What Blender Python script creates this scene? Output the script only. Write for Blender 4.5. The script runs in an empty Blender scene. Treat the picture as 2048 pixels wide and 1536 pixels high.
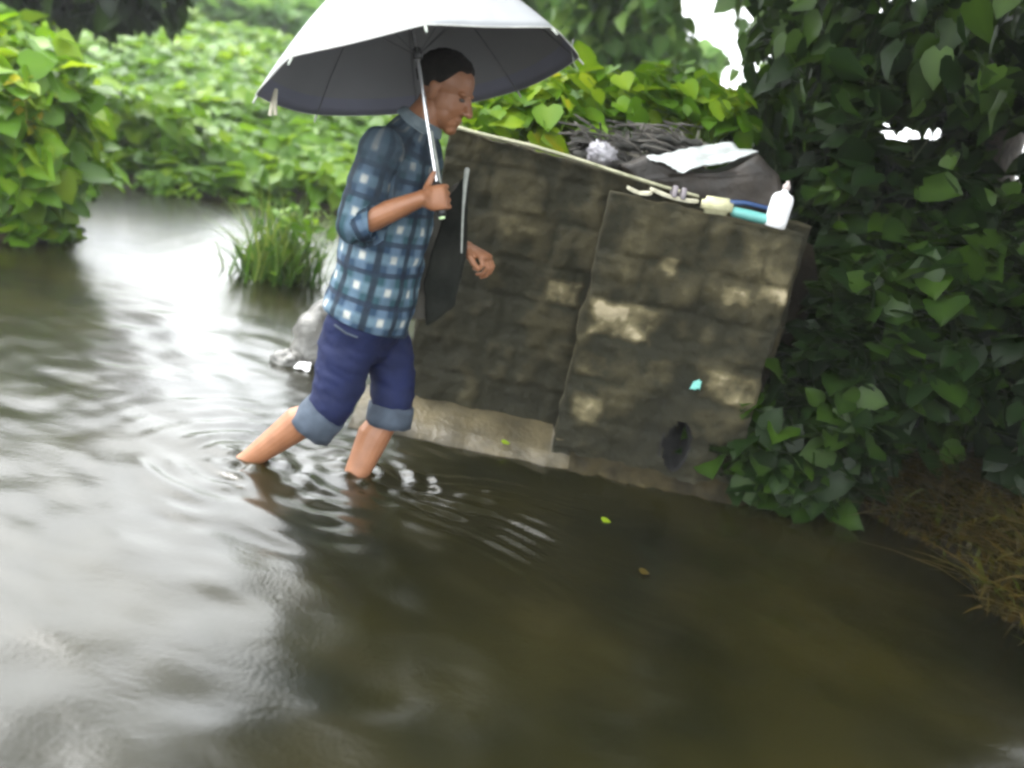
import bpy, bmesh, math, random
import numpy as np
from mathutils import Vector, Matrix, noise

# ------------------------------------------------------------------ camera
SC = bpy.context.scene
COL = SC.collection
CAM_H, FPX = 1.3, 1774.0
PITCH, ROLL = math.radians(16), math.radians(12)
Fv = Vector((0, math.cos(PITCH), -math.sin(PITCH)))
_R0 = Vector((1, 0, 0)); _U0 = Vector((0, math.sin(PITCH), math.cos(PITCH)))
Rv = math.cos(ROLL)*_R0 + math.sin(ROLL)*_U0
Uv = -math.sin(ROLL)*_R0 + math.cos(ROLL)*_U0
Cv = Vector((0, 0, CAM_H))
cd = bpy.data.cameras.new("camera"); cam = bpy.data.objects.new("camera", cd); COL.objects.link(cam)
cd.sensor_width = 36; cd.lens = 36*FPX/2048; cd.clip_start = 0.02; cd.clip_end = 800
cam.matrix_world = Matrix(((Rv.x, Uv.x, -Fv.x, Cv.x), (Rv.y, Uv.y, -Fv.y, Cv.y), (Rv.z, Uv.z, -Fv.z, Cv.z), (0, 0, 0, 1)))
cd.dof.use_dof = True; cd.dof.focus_distance = 3.05; cd.dof.aperture_fstop = 1.25
SC.camera = cam

# ------------------------------------------------------------------ world, sun, exposure
SUN_EL, SUN_AZ = math.radians(58), math.radians(-60)
W = bpy.data.worlds.new("World"); SC.world = W; W.use_nodes = True
wn = W.node_tree; wn.nodes.clear()
sky = wn.nodes.new("ShaderNodeTexSky"); sky.sky_type = 'NISHITA'; sky.sun_disc = False
sky.sun_elevation = SUN_EL; sky.sun_rotation = SUN_AZ; sky.dust_density = 6; sky.air_density = 1.5
hs = wn.nodes.new("ShaderNodeHueSaturation"); hs.inputs['Saturation'].default_value = 0.12
mixw = wn.nodes.new("ShaderNodeMix"); mixw.data_type = 'RGBA'; mixw.inputs[0].default_value = 0.6
mixw.inputs[7].default_value = (9.5, 9.9, 10.2, 1)           # even cloud cover over the clear sky
bgn = wn.nodes.new("ShaderNodeBackground"); bgn.inputs[1].default_value = 0.15
wo = wn.nodes.new("ShaderNodeOutputWorld")
wn.links.new(sky.outputs[0], hs.inputs['Color']); wn.links.new(hs.outputs[0], mixw.inputs[6])
wn.links.new(mixw.outputs[2], bgn.inputs[0]); wn.links.new(bgn.outputs[0], wo.inputs[0])
sl = bpy.data.lights.new("sun", 'SUN'); sl.energy = 1.0; sl.angle = math.radians(35); sl.color = (1, .97, .92)
so = bpy.data.objects.new("sun", sl); COL.objects.link(so)
sd = Vector((math.cos(SUN_EL)*math.sin(SUN_AZ), math.cos(SUN_EL)*math.cos(SUN_AZ), math.sin(SUN_EL)))
so.rotation_euler = sd.to_track_quat('Z', 'Y').to_euler()
SC.view_settings.view_transform = 'Standard'; SC.view_settings.look = 'None'
SC.view_settings.exposure = 2.45; SC.view_settings.gamma = 1.0
SC.cycles.filter_width = 2.8
SC.cycles.max_bounces = 8; SC.cycles.volume_bounces = 1

# ------------------------------------------------------------------ helpers
def ray(px, py): return Fv + ((px-1024)/FPX)*Rv - ((py-768)/FPX)*Uv
def at(px, py, Y):
    d = ray(px, py); return Cv + d*(Y/d.y)
def gr(px, py, z=0.0):
    d = ray(px, py); return Cv + d*((z-CAM_H)/d.z)
def sst(a, b, x):
    t = np.clip((np.asarray(x, float)-a)/(b-a), 0, 1); return t*t*(3-2*t)
def nz(x, y, z=0.0): return noise.noise(Vector((x, y, z)))
def fbm(x, y, z=0.0, o=4): return noise.fractal(Vector((x, y, z)), 1.0, 2.0, o)
def tag(o, label, cat, group=None):
    o["label"] = label; o["category"] = cat
    if group: o["group"] = group
    return o
def empty(name, loc, label=None, cat=None, group=None):
    o = bpy.data.objects.new(name, None); COL.objects.link(o); o.location = loc; o.empty_display_size = .1
    if label: tag(o, label, cat, group)
    return o
def link(name, me, mat, parent=None, smooth=True):
    """mesh is in world coordinates; a parent Empty's location is taken out"""
    o = bpy.data.objects.new(name, me); COL.objects.link(o)
    for m in (mat if isinstance(mat, (list, tuple)) else [mat]): me.materials.append(m)
    if smooth: me.polygons.foreach_set("use_smooth", [True]*len(me.polygons))
    if parent:
        q = Vector((0, 0, 0)); k = parent
        while k: q += k.location; k = k.parent
        o.parent = parent; me.transform(Matrix.Translation(-q))
    return o
def lbm(name, bm, mat, parent=None, smooth=True):
    bmesh.ops.recalc_face_normals(bm, faces=bm.faces)
    me = bpy.data.meshes.new(name); bm.to_mesh(me); bm.free()
    return link(name, me, mat, parent, smooth)
def raw(name, V, Fq):
    me = bpy.data.meshes.new(name); me.from_pydata([tuple(v) for v in V], [], [tuple(f) for f in Fq]); return me
def npmesh(name, V, quads):
    """fast mesh of quads from arrays"""
    me = bpy.data.meshes.new(name); n = len(V); m = len(quads)
    me.vertices.add(n); me.vertices.foreach_set("co", np.asarray(V, np.float32).ravel())
    me.loops.add(m*4); me.loops.foreach_set("vertex_index", np.asarray(quads, np.int32).ravel())
    me.polygons.add(m); me.polygons.foreach_set("loop_start", np.arange(0, m*4, 4, dtype=np.int32))
    try: me.polygons.foreach_set("loop_total", np.full(m, 4, np.int32))
    except Exception: pass
    me.update(calc_edges=True); me.validate(); return me
def fattr(me, name, vals):
    a = me.attributes.new(name, 'FLOAT', 'POINT'); a.data.foreach_set("value", np.asarray(vals, np.float32))
def ring_tube(bm, secs, seg=16, side=None, cap=True):
    """secs: (point, ra, rb) rings swept along the points; rounded caps"""
    P = [Vector(s[0]) for s in secs]; n = len(P)
    T = [(P[min(i+1, n-1)]-P[max(i-1, 0)]).normalized() for i in range(n)]
    u = Vector(side) if side is not None else (Vector((0, 1, 0)) if abs(T[0].y) < .9 else Vector((1, 0, 0)))
    full = []
    def cr(sign, i):
        out = []
        for k in ((.35, .94), (.7, .71), (.93, .36)):
            r = min(secs[i][1], secs[i][2])
            out.append((P[i]+T[i]*sign*r*k[0], secs[i][1]*k[1], secs[i][2]*k[1], T[i]))
        return out
    if cap: full += cr(-1, 0)[::-1]
    full += [(P[i], secs[i][1], secs[i][2], T[i]) for i in range(n)]
    if cap: full += cr(1, n-1)
    rings = []
    for p, ra, rb, t in full:
        u = (u - t*u.dot(t)).normalized(); v = t.cross(u)
        rings.append([bm.verts.new(p+u*ra*math.cos(a)+v*rb*math.sin(a)) for a in [2*math.pi*k/seg for k in range(seg)]])
    for a, b in zip(rings, rings[1:]):
        for k in range(seg): bm.faces.new((a[k], a[(k+1) % seg], b[(k+1) % seg], b[k]))
    if cap: bm.faces.new(rings[0][::-1]); bm.faces.new(rings[-1])
    return rings
def tube(bm, pts, radii, seg=8, cap=True):
    if not isinstance(radii, (list, tuple)): radii = [radii]*len(pts)
    return ring_tube(bm, [(p, r, r) for p, r in zip(pts, radii)], seg, None, cap)
def lathe(bm, base, axis, prof, seg=20):
    axis = Vector(axis).normalized(); u = axis.orthogonal().normalized(); v = axis.cross(u); base = Vector(base)
    rings = [[bm.verts.new(base+axis*h+(u*math.cos(a)+v*math.sin(a))*max(r, 1e-4)) for a in [2*math.pi*k/seg for k in range(seg)]] for r, h in prof]
    for a, b in zip(rings, rings[1:]):
        for k in range(seg): bm.faces.new((a[k], a[(k+1) % seg], b[(k+1) % seg], b[k]))
    bm.faces.new(rings[0][::-1]); bm.faces.new(rings[-1])
def ellipsoid(bm, c, ax, rad, seg=20, rings=14):
    """ax: three unit vectors; rad: three radii"""
    c = Vector(c); R_ = []
    for i in range(1, rings):
        th = math.pi*i/rings
        R_.append([bm.verts.new(c+ax[0]*rad[0]*math.sin(th)*math.cos(p)+ax[1]*rad[1]*math.sin(th)*math.sin(p)+ax[2]*rad[2]*math.cos(th)) for p in [2*math.pi*k/seg for k in range(seg)]])
    a = bm.verts.new(c+ax[2]*rad[2]); b = bm.verts.new(c-ax[2]*rad[2])
    for k in range(seg):
        bm.faces.new((a, R_[0][k], R_[0][(k+1) % seg])); bm.faces.new((b, R_[-1][(k+1) % seg], R_[-1][k]))
    for x, y in zip(R_, R_[1:]):
        for k in range(seg): bm.faces.new((x[k], y[k], y[(k+1) % seg], x[(k+1) % seg]))
def remesh(bm, voxel, smooth_it=4, fac=.5):
    bmesh.ops.recalc_face_normals(bm, faces=bm.faces)
    me = bpy.data.meshes.new("tmp"); bm.to_mesh(me); bm.free()
    o = bpy.data.objects.new("tmp", me); COL.objects.link(o)
    m = o.modifiers.new("r", 'REMESH'); m.mode = 'VOXEL'; m.voxel_size = voxel; m.use_smooth_shade = True
    if smooth_it:
        s = o.modifiers.new("s", 'SMOOTH'); s.factor = fac; s.iterations = smooth_it
    dg = bpy.context.evaluated_depsgraph_get(); dg.update()
    out = bpy.data.meshes.new_from_object(o.evaluated_get(dg))
    bpy.data.objects.remove(o); bpy.data.meshes.remove(me)
    return out

# ------------------------------------------------------------------ materials
def mat(name, col=(.5, .5, .5), rough=.6, spec=.5):
    m = bpy.data.materials.new(name); m.use_nodes = True
    b = m.node_tree.nodes["Principled BSDF"]; b.inputs["Base Color"].default_value = (*col, 1)
    b.inputs["Roughness"].default_value = rough; b.inputs["Specular IOR Level"].default_value = spec
    return m
def nodes(m): return m.node_tree.nodes, m.node_tree.links, m.node_tree.nodes["Principled BSDF"]
def noisy(name, c1, c2, scale=8, rough=.6, bump=.2, detail=5, bscale=None, spec=.5, bdist=.01):
    m = mat(name, c1, rough, spec); N, L, b = nodes(m)
    tc = N.new("ShaderNodeTexCoord"); t = N.new("ShaderNodeTexNoise"); t.inputs["Scale"].default_value = scale; t.inputs["Detail"].default_value = detail
    r = N.new("ShaderNodeValToRGB"); r.color_ramp.elements[0].position = .35; r.color_ramp.elements[1].position = .68
    r.color_ramp.elements[0].color = (*c1, 1); r.color_ramp.elements[1].color = (*c2, 1)
    L.new(tc.outputs["Object"], t.inputs["Vector"]); L.new(t.outputs["Fac"], r.inputs[0]); L.new(r.outputs[0], b.inputs["Base Color"])
    if bump:
        t2 = N.new("ShaderNodeTexNoise"); t2.inputs["Scale"].default_value = bscale or scale*4; t2.inputs["Detail"].default_value = 6
        bp = N.new("ShaderNodeBump"); bp.inputs["Strength"].default_value = bump; bp.inputs["Distance"].default_value = bdist
        L.new(tc.outputs["Object"], t2.inputs["Vector"]); L.new(t2.outputs["Fac"], bp.inputs["Height"]); L.new(bp.outputs[0], b.inputs["Normal"])
    return m
def leafmat(name, stops, trans=.38, rough=.45):
    """leaf colour by the per-leaf 'tone' attribute, with light passing through the blade"""
    m = mat(name, stops[0][1], rough, .2); N, L, b = nodes(m)
    a = N.new("ShaderNodeAttribute"); a.attribute_name = "tone"
    r = N.new("ShaderNodeValToRGB"); e = r.color_ramp.elements
    while len(e) < len(stops): e.new(.5)
    for k, (p, c) in enumerate(stops): e[k].position = p; e[k].color = (*c, 1)
    tr = N.new("ShaderNodeBsdfTranslucent"); mx = N.new("ShaderNodeMixShader"); mx.inputs[0].default_value = trans
    hsv = N.new("ShaderNodeHueSaturation"); hsv.inputs["Value"].default_value = 1.5; hsv.inputs["Hue"].default_value = .485
    L.new(a.outputs["Fac"], r.inputs[0]); L.new(r.outputs[0], b.inputs["Base Color"]); L.new(r.outputs[0], hsv.inputs["Color"])
    L.new(hsv.outputs[0], tr.inputs["Color"]); L.new(b.outputs[0], mx.inputs[1]); L.new(tr.outputs[0], mx.inputs[2])
    L.new(mx.outputs[0], N["Material Output"].inputs["Surface"])
    return m
M = {}
M['leaf_bright'] = leafmat("bright_leaf", [(0, (.020, .060, .003)), (.5, (.070, .160, .005)), (.9, (.17, .26, .010)), (1, (.42, .33, .02))])
M['leaf_mid'] = leafmat("mid_leaf", [(0, (.020, .056, .003)), (.5, (.060, .138, .006)), (1, (.14, .22, .012))])
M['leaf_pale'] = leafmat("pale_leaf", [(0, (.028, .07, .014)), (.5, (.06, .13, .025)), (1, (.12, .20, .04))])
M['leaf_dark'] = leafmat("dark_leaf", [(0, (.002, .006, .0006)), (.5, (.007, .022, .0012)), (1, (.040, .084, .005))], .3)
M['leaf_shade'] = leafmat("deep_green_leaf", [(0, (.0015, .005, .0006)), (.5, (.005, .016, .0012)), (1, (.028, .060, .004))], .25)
M['grass'] = leafmat("grass_blade", [(0, (.02, .055, .006)), (.5, (.045, .105, .012)), (1, (.12, .16, .03))], .3)
M['dry'] = leafmat("dry_blade", [(0, (.014, .012, .002)), (.4, (.038, .029, .004)), (.75, (.062, .042, .005)), (1, (.036, .050, .004))], .2)
M['bark'] = noisy("bark", (.035, .028, .02), (.08, .065, .05), 14, .85, .6, bdist=.02)
M['stem'] = noisy("green_stem", (.04, .06, .02), (.08, .10, .03), 20, .7, .2)
M['earth'] = noisy("muddy_earth", (.010, .008, .004), (.026, .021, .010), 3, .95, .6, bscale=25, bdist=.03, spec=.15)
M['skin'] = noisy("skin", (.20, .082, .036), (.25, .108, .050), 18, .5, .25, bscale=140, bdist=.003)
M['hair'] = noisy("black_hair", (.006, .005, .0045), (.012, .010, .008), 60, .7, .9, bscale=260, bdist=.006, spec=.2)
M['navy'] = noisy("navy_cotton", (.0025, .0055, .028), (.0045, .009, .044), 9, .8, .35, bscale=30, bdist=.012, spec=.25)
M['denim'] = noisy("faded_denim", (.035, .045, .06), (.055, .07, .092), 16, .85, .4, bscale=90, bdist=.004, spec=.2)
M['metal'] = mat("bright_steel", (.75, .75, .76), .25); M['metal'].node_tree.nodes["Principled BSDF"].inputs["Metallic"].default_value = .9
M['blackplastic'] = mat("black_plastic", (.012, .012, .013), .35)
M['whiteplastic'] = noisy("white_plastic", (.72, .73, .74), (.8, .8, .8), 5, .4, .03)
M['bag'] = noisy("grey_brown_cloth", (.030, .028, .021), (.055, .05, .038), 10, .8, .3, bscale=60)
M['bagdark'] = noisy("dark_cloth", (.006, .007, .0055), (.015, .016, .013), 10, .92, .3, bscale=60, spec=.1)
M['palecloth'] = noisy("pale_trim", (.22, .24, .21), (.32, .33, .3), 30, .7, .1)

# plaid shirt: pattern follows the cloth's own (around, along) coordinates stored on the mesh
def plaid_mat():
    m = mat("plaid_cotton", (.03, .06, .1), .8, .2); N, L, b = nodes(m)
    au = N.new("ShaderNodeAttribute"); au.attribute_name = "around"
    av = N.new("ShaderNodeAttribute"); av.attribute_name = "along"
    def wave(src, per, ph, lo, hi):
        a = N.new("ShaderNodeMath"); a.operation = 'MULTIPLY_ADD'; a.inputs[1].default_value = 2*math.pi/per; a.inputs[2].default_value = ph
        s = N.new("ShaderNodeMath"); s.operation = 'SINE'
        mr = N.new("ShaderNodeMapRange"); mr.inputs[1].default_value = lo; mr.inputs[2].default_value = hi; mr.interpolation_type = 'SMOOTHSTEP'
        L.new(src, a.inputs[0]); L.new(a.outputs[0], s.inputs[0]); L.new(s.outputs[0], mr.inputs[0]); return mr.outputs[0]
    def mx(f, c1, c2, k=None):
        n = N.new("ShaderNodeMix"); n.data_type = 'RGBA'
        if isinstance(f, float): n.inputs[0].default_value = f
        else: L.new(f, n.inputs[0])
        for i, c in ((6, c1), (7, c2)):
            if isinstance(c, tuple): n.inputs[i].default_value = (*c, 1)
            else: L.new(c, n.inputs[i])
        return n.outputs[2]
    def mul(a, bb):
        n = N.new("ShaderNodeMath"); n.operation = 'MULTIPLY'
        for i, c in enumerate((a, bb)):
            if isinstance(c, float): n.inputs[i].default_value = c
            else: L.new(c, n.inputs[i])
        return n.outputs[0]
    U_, V_ = au.outputs["Fac"], av.outputs["Fac"]
    P = .104
    base = mx(wave(V_, P*2, .8, -.3, .3), (.016, .036, .066), (.018, .052, .064))
    c = mx(mul(wave(V_, P, 0., .0, .9), .75), base, (.10, .155, .19))           # pale horizontal bands
    c = mx(mul(wave(U_, P, 1.2, .0, .9), .65), c, (.10, .15, .21))              # pale vertical bands
    c = mx(mul(mul(wave(U_, P, 1.2, .6, 1.), wave(V_, P, 0., .45, 1.)), .85), c, (.46, .46, .40))   # crossings
    c = mx(mul(wave(U_, P, 4.34, .62, .95), .92), c, (.008, .012, .02))         # dark lines
    c = mx(mul(wave(V_, P, 3.14, .78, .95), .8), c, (.008, .012, .025))
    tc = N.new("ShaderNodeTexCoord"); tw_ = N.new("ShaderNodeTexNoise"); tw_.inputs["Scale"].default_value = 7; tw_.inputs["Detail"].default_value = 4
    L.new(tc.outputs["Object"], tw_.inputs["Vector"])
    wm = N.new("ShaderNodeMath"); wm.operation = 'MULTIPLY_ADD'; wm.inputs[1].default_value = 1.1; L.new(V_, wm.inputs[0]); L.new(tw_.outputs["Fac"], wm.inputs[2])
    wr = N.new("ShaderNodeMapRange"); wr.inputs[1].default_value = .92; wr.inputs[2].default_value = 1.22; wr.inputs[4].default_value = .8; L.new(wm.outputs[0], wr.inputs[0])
    c = mx(wr.outputs[0], c, (.016, .022, .030))                             # umbrella shade painted over back and shoulders, with some wet cloth
    tf = N.new("ShaderNodeTexNoise"); tf.inputs["Scale"].default_value = 30; tf.inputs["Detail"].default_value = 5; L.new(tc.outputs["Object"], tf.inputs["Vector"])
    fr = N.new("ShaderNodeMapRange"); fr.inputs[1].default_value = .4; fr.inputs[2].default_value = .75; fr.inputs[4].default_value = .45; L.new(tf.outputs["Fac"], fr.inputs[0])
    c = mx(fr.outputs[0], c, (.030, .055, .075))
    L.new(c, b.inputs["Base Color"])
    t = N.new("ShaderNodeTexNoise"); t.inputs["Scale"].default_value = 22; t.inputs["Detail"].default_value = 4
    bp = N.new("ShaderNodeBump"); bp.inputs["Strength"].default_value = .5; bp.inputs["Distance"].default_value = .012
    L.new(tc.outputs["Object"], t.inputs["Vector"]); L.new(t.outputs["Fac"], bp.inputs["Height"]); L.new(bp.outputs[0], b.inputs["Normal"])
    return m
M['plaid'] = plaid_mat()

# ------------------------------------------------------------------ ground and flood water (structure)
GZ = -0.28
def ground_z(x, y):
    x = np.asarray(x, float); y = np.asarray(y, float)
    z = np.full(np.broadcast(x, y).shape, GZ)
    lb = sst(-2.75, -3.35, x + .12*np.sin(y*3.1) + .55*np.clip(y-5.9, 0, 2.2))*sst(4.85, 5.25, y + .15*np.sin(x*2.3))
    z = np.maximum(z, GZ + lb*(.33 + .05*np.maximum(-3-x, 0)))
    yf = 8.3 + .9*sst(-3.8, -2.6, x) + .15*np.sin(x*2.1)
    fb = sst(yf-.2, yf+.5, y)
    z = np.maximum(z, GZ + fb*(.36 + np.minimum(.13*np.maximum(y-9.3, 0), 3.2)))
    wb = sst(-.42, -.30, x)*sst(3.80, 3.92, y)*np.maximum(sst(1.55, 1.15, x), sst(6.5, 9, y))
    z = np.maximum(z, GZ + wb*(1.36 + np.minimum(.06*np.maximum(y-4.2, 0), 2.6)))
    xr = np.interp(y, [1.2, 2.0, 2.4, 2.9, 3.3, 3.7, 3.95], [2.6, 2.05, 1.78, 1.72, 1.70, 1.5, .95])
    rb = sst(xr-.15, xr+.35, x + .05*np.sin(y*9))
    z = np.maximum(z, GZ + rb*(.36 + .25*np.clip(x-xr-.2, 0, 3)))
    return z
def axis_pts(dense, lim, step, far):
    a = list(np.arange(dense[0], dense[1]+1e-6, step)); s = step; v = dense[1]
    while v < far[1]: s *= 1.22; v += s; a.append(v)
    s = step; v = dense[0]; pre = []
    while v > far[0]: s *= 1.22; v -= s; pre.append(v)
    return np.array(pre[::-1]+a)
def sheet(name, xs, ys, zf, m, kind='structure'):
    X, Y = np.meshgrid(xs, ys); Z = zf(X, Y); nx, ny = len(xs), len(ys)
    V = np.stack([X.ravel(), Y.ravel(), Z.ravel()], 1)
    i = np.arange(nx*ny).reshape(ny, nx)
    q = np.stack([i[:-1, :-1].ravel(), i[:-1, 1:].ravel(), i[1:, 1:].ravel(), i[1:, :-1].ravel()], 1)
    o = link(name, npmesh(name, V, q), m); o["kind"] = kind
    return o
def gz_noise(X, Y):
    Z = ground_z(X, Y); n = np.array([.05*fbm(x*1.3, y*1.3, 3) for x, y in zip(X.ravel(), Y.ravel())]).reshape(X.shape)
    return Z + n*np.clip((Z-GZ)/.25, .15, 1)
sheet("ground", axis_pts((-7, 5), 0, .08, (-260, 260)), axis_pts((-1, 13), 0, .08, (-40, 420)), gz_noise, M['earth'])

LEG_N = gr(497, 920); LEG_F = gr(717, 945)
def water_z(X, Y):
    z = np.zeros_like(X)
    near = np.exp(-((X+.5)**2+(Y-2.8)**2)/(2*1.6**2))
    rng = np.random.default_rng(5)
    for k in range(26):                                   # wind and rain chop
        lam = rng.uniform(.10, .42); a = rng.normal(math.radians(75), .75); ph = rng.uniform(0, 6.3)
        z += .0006*(lam/.2)*np.sin(2*math.pi/lam*(X*math.cos(a)+Y*math.sin(a))+ph + .8*np.sin(X*1.7+k)+.6*np.sin(Y*1.3+2*k))
    z *= .30+.5*near
    for (c, amp, lam) in ((LEG_N, .011, .105), (LEG_F, .010, .09)):      # rings pushed off the legs
        d = np.sqrt((X-c.x)**2+((Y-c.y)*1.0)**2); ang = np.arctan2(Y-c.y, X-c.x)
        w = .55+.45*np.sin(ang*3+1.0)+.25*np.sin(ang*7)
        z += .8*amp*w*(1+.5*np.sin(X*23+Y*17))*np.exp(-d/.30)*np.sin(2*math.pi*d/lam*(1-.12*np.minimum(d, 1.5)))*sst(.02, .08, d)
        z += .018*np.exp(-((d-.075)/.03)**2)*(.6+.4*np.sin(ang*5))        # water piling up round the shin
    # bow waves trailing to the right
    for (c, s, amp) in ((LEG_F, -.28, .007), (LEG_F, -.55, .006), (LEG_F, .10, .006)):
        dx = X-c.x; dy = Y-c.y-s*dx
        z += amp*np.exp(-((dx-.45)/.45)**2)*np.exp(-(dy/.16)**2)*np.sin(2*math.pi*(dy+.03*np.sin(dx*9))/.085)
    return z
def water_mat():
    m = mat("flood_water", (.015, .014, .007), .22, 1.0); N, L, b = nodes(m); b.inputs["IOR"].default_value = 1.33
    tc = N.new("ShaderNodeTexCoord")
    t0 = N.new("ShaderNodeTexNoise"); t0.inputs["Scale"].default_value = 1.3; t0.inputs["Detail"].default_value = 3
    r = N.new("ShaderNodeValToRGB"); r.color_ramp.elements[0].color = (.0032, .0036, .0008, 1); r.color_ramp.elements[1].color = (.0115, .0102, .0020, 1)
    r.color_ramp.elements[0].position = .35; r.color_ramp.elements[1].position = .65
    L.new(tc.outputs["Object"], t0.inputs["Vector"]); L.new(t0.outputs["Fac"], r.inputs[0]); L.new(r.outputs[0], b.inputs["Base Color"])
    mp = N.new("ShaderNodeMapping"); mp.inputs["Scale"].default_value = (.55, 1.0, 1)
    t1 = N.new("ShaderNodeTexNoise"); t1.inputs["Scale"].default_value = 9; t1.inputs["Detail"].default_value = 3; t1.inputs["Distortion"].default_value = .6
    t2 = N.new("ShaderNodeTexNoise"); t2.inputs["Scale"].default_value = 85; t2.inputs["Detail"].default_value = 2
    vo = N.new("ShaderNodeTexVoronoi"); vo.inputs["Scale"].default_value = 16                         # rain rings
    wv = N.new("ShaderNodeMath"); wv.operation = 'MULTIPLY'; wv.inputs[1].default_value = 26
    sn = N.new("ShaderNodeMath"); sn.operation = 'SINE'
    fl = N.new("ShaderNodeMapRange"); fl.inputs[1].default_value = 0; fl.inputs[2].default_value = .55; fl.inputs[3].default_value = .0; fl.inputs[4].default_value = 0
    mu = N.new("ShaderNodeMath"); mu.operation = 'MULTIPLY'
    a1 = N.new("ShaderNodeMath"); a1.operation = 'ADD'; a2 = N.new("ShaderNodeMath"); a2.operation = 'MULTIPLY_ADD'; a2.inputs[1].default_value = .26
    bp = N.new("ShaderNodeBump"); bp.inputs["Strength"].default_value = .3; bp.inputs["Distance"].default_value = .008
    L.new(tc.outputs["Object"], mp.inputs[0]); L.new(mp.outputs[0], t1.inputs["Vector"]); L.new(tc.outputs["Object"], t2.inputs["Vector"]); L.new(tc.outputs["Object"], vo.inputs["Vector"])
    L.new(vo.outputs["Distance"], wv.inputs[0]); L.new(wv.outputs[0], sn.inputs[0]); L.new(vo.outputs["Distance"], fl.inputs[0])
    L.new(sn.outputs[0], mu.inputs[0]); L.new(fl.outputs[0], mu.inputs[1])
    L.new(t2.outputs["Fac"], a2.inputs[0]); L.new(t1.outputs["Fac"], a2.inputs[2]); L.new(a2.outputs[0], a1.inputs[0]); L.new(mu.outputs[0], a1.inputs[1])
    L.new(a1.outputs[0], bp.inputs["Height"]); L.new(bp.outputs[0], b.inputs["Normal"])
    return m
sheet("water", axis_pts((-2.6, 2.2), 0, .016, (-60, 60)), axis_pts((1.0, 4.4), 0, .014, (-30, 60)), water_z, water_mat())

# ------------------------------------------------------------------ leaves
_mx = [0, .12, .36, .68, 1.0]; _e = [(-.13, .17), (.02, .42), (.30, .50), (.66, .33), (.99, .015)]
HEART = np.array([(t, 0, -.03-.2*t*t) for t in _mx]+[(x, w, .06*(w/.5)-.2*max(x, 0)**2+(.03 if k % 2 else -.02)) for k, (x, w) in enumerate(_e)]+[(x, -w, .06*(w/.5)-.2*max(x, 0)**2+(-.02 if k % 2 else .03)) for k, (x, w) in enumerate(_e)])
HQ = np.array([(k, k+1, 6+k, 5+k) for k in range(4)]+[(k, 10+k, 11+k, k+1) for k in range(4)])
RIB = np.array([.13]*5+[0.]*10)
def unit(a): return a/np.maximum(np.linalg.norm(a, axis=1, keepdims=True), 1e-9)
def leaves(name, P, Nn, T, S, tone, m, parent=None, width=1.0):
    P = np.asarray(P, float); Nn = unit(np.asarray(Nn, float)); T = np.asarray(T, float)
    T = unit(T - Nn*(T*Nn).sum(1, keepdims=True)); B = np.cross(Nn, T)
    S = np.asarray(S)[:, None, None]; h = HEART*np.array([1, width, 1])
    curl = np.random.default_rng(len(P)).uniform(.3, 1.8, len(P))[:, None, None]
    V = P[:, None, :] + S*(h[None, :, 0:1]*T[:, None, :] + h[None, :, 1:2]*B[:, None, :] + curl*h[None, :, 2:3]*Nn[:, None, :])
    n = len(P); q = (HQ[None]+np.arange(n)[:, None, None]*15).reshape(-1, 4)
    me = npmesh(name, V.reshape(-1, 3), q); fattr(me, "tone", np.clip(np.repeat(np.clip(tone, 0, 1), 15)+np.tile(RIB, n)*(np.repeat(tone, 15) < .85), 0, 1))
    return link(name, me, m, parent)
def clump_leaves(rng, centres, r, per, size, up=.6, out_c=None, jit=.55):
    """leaves gathered round clump centres; blades face up and outwards"""
    c = np.repeat(centres, per, 0); n = len(c)
    g = rng.normal(0, 1, (n, 3)); g = unit(g)*rng.uniform(.35, 1, (n, 1))**.6
    P = c + g*np.asarray(r)
    o = unit(P-out_c) if out_c is not None else g
    N_ = o*.7 + np.array([0, 0, up]) + rng.normal(0, jit, (n, 3))
    T_ = o + np.array([0, 0, -.45]) + rng.normal(0, .5, (n, 3))
    S_ = size*rng.uniform(.45, 1.35, n)
    tone = np.repeat(rng.uniform(.1, .75, len(centres)), per)*.6 + rng.uniform(0, .55, n)
    return P, N_, T_, S_, tone
def shell_centres(rng, c, rad, k, fill=.55, zmin=None):
    d = unit(rng.normal(0, 1, (k, 3))); q = np.asarray(c)+d*np.asarray(rad)*(fill+(1-fill)*rng.uniform(0, 1, (k, 1))**.5)
    if zmin is not None: q = q[q[:, 2] > zmin]
    return q
def stems(name, base, ends, r0, m, parent, rng, mid=.25, sub=1):
    bm = bmesh.new(); b = Vector(base)
    for e in ends:
        e = Vector(e); s = b+Vector((rng.normal(0, .06), rng.normal(0, .06), 0)); d = e-s
        k = s+d*.5+Vector((rng.normal(0, mid*.3), rng.normal(0, mid*.3), abs(d.length)*.12))
        tube(bm, [s, s.lerp(k, .5)+Vector((0, 0, .02)), k, k.lerp(e, .5), e], [r0, r0*.8, r0*.6, r0*.42, r0*.2], 6)
    return lbm(name, bm, m, parent)
GAPS = [(1425, 55, 76, 150), (1385, 10, 80, 60), (1832, 268, 72, 60), (2026, 295, 66, 74), (1440, 150, 62, 50)]      # openings between the crowns where the sky shows
def open_to_sky(P, seed, sc=1.0):
    P = np.asarray(P); v = P-np.array(Cv); w = v@np.array(Fv); w = np.where(w > .1, w, 1e9); r_ = np.random.default_rng(seed+500)
    X = 1024+FPX*(v@np.array(Rv))/w; Y = 768-FPX*(v@np.array(Uv))/w; k = np.ones(len(P), bool)
    for gx, gy, rx, ry in GAPS: k &= ((X-gx)/(rx*sc))**2+((Y-gy)/(ry*sc))**2 > r_.uniform(.6, 1.6, len(P))
    return k
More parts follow.
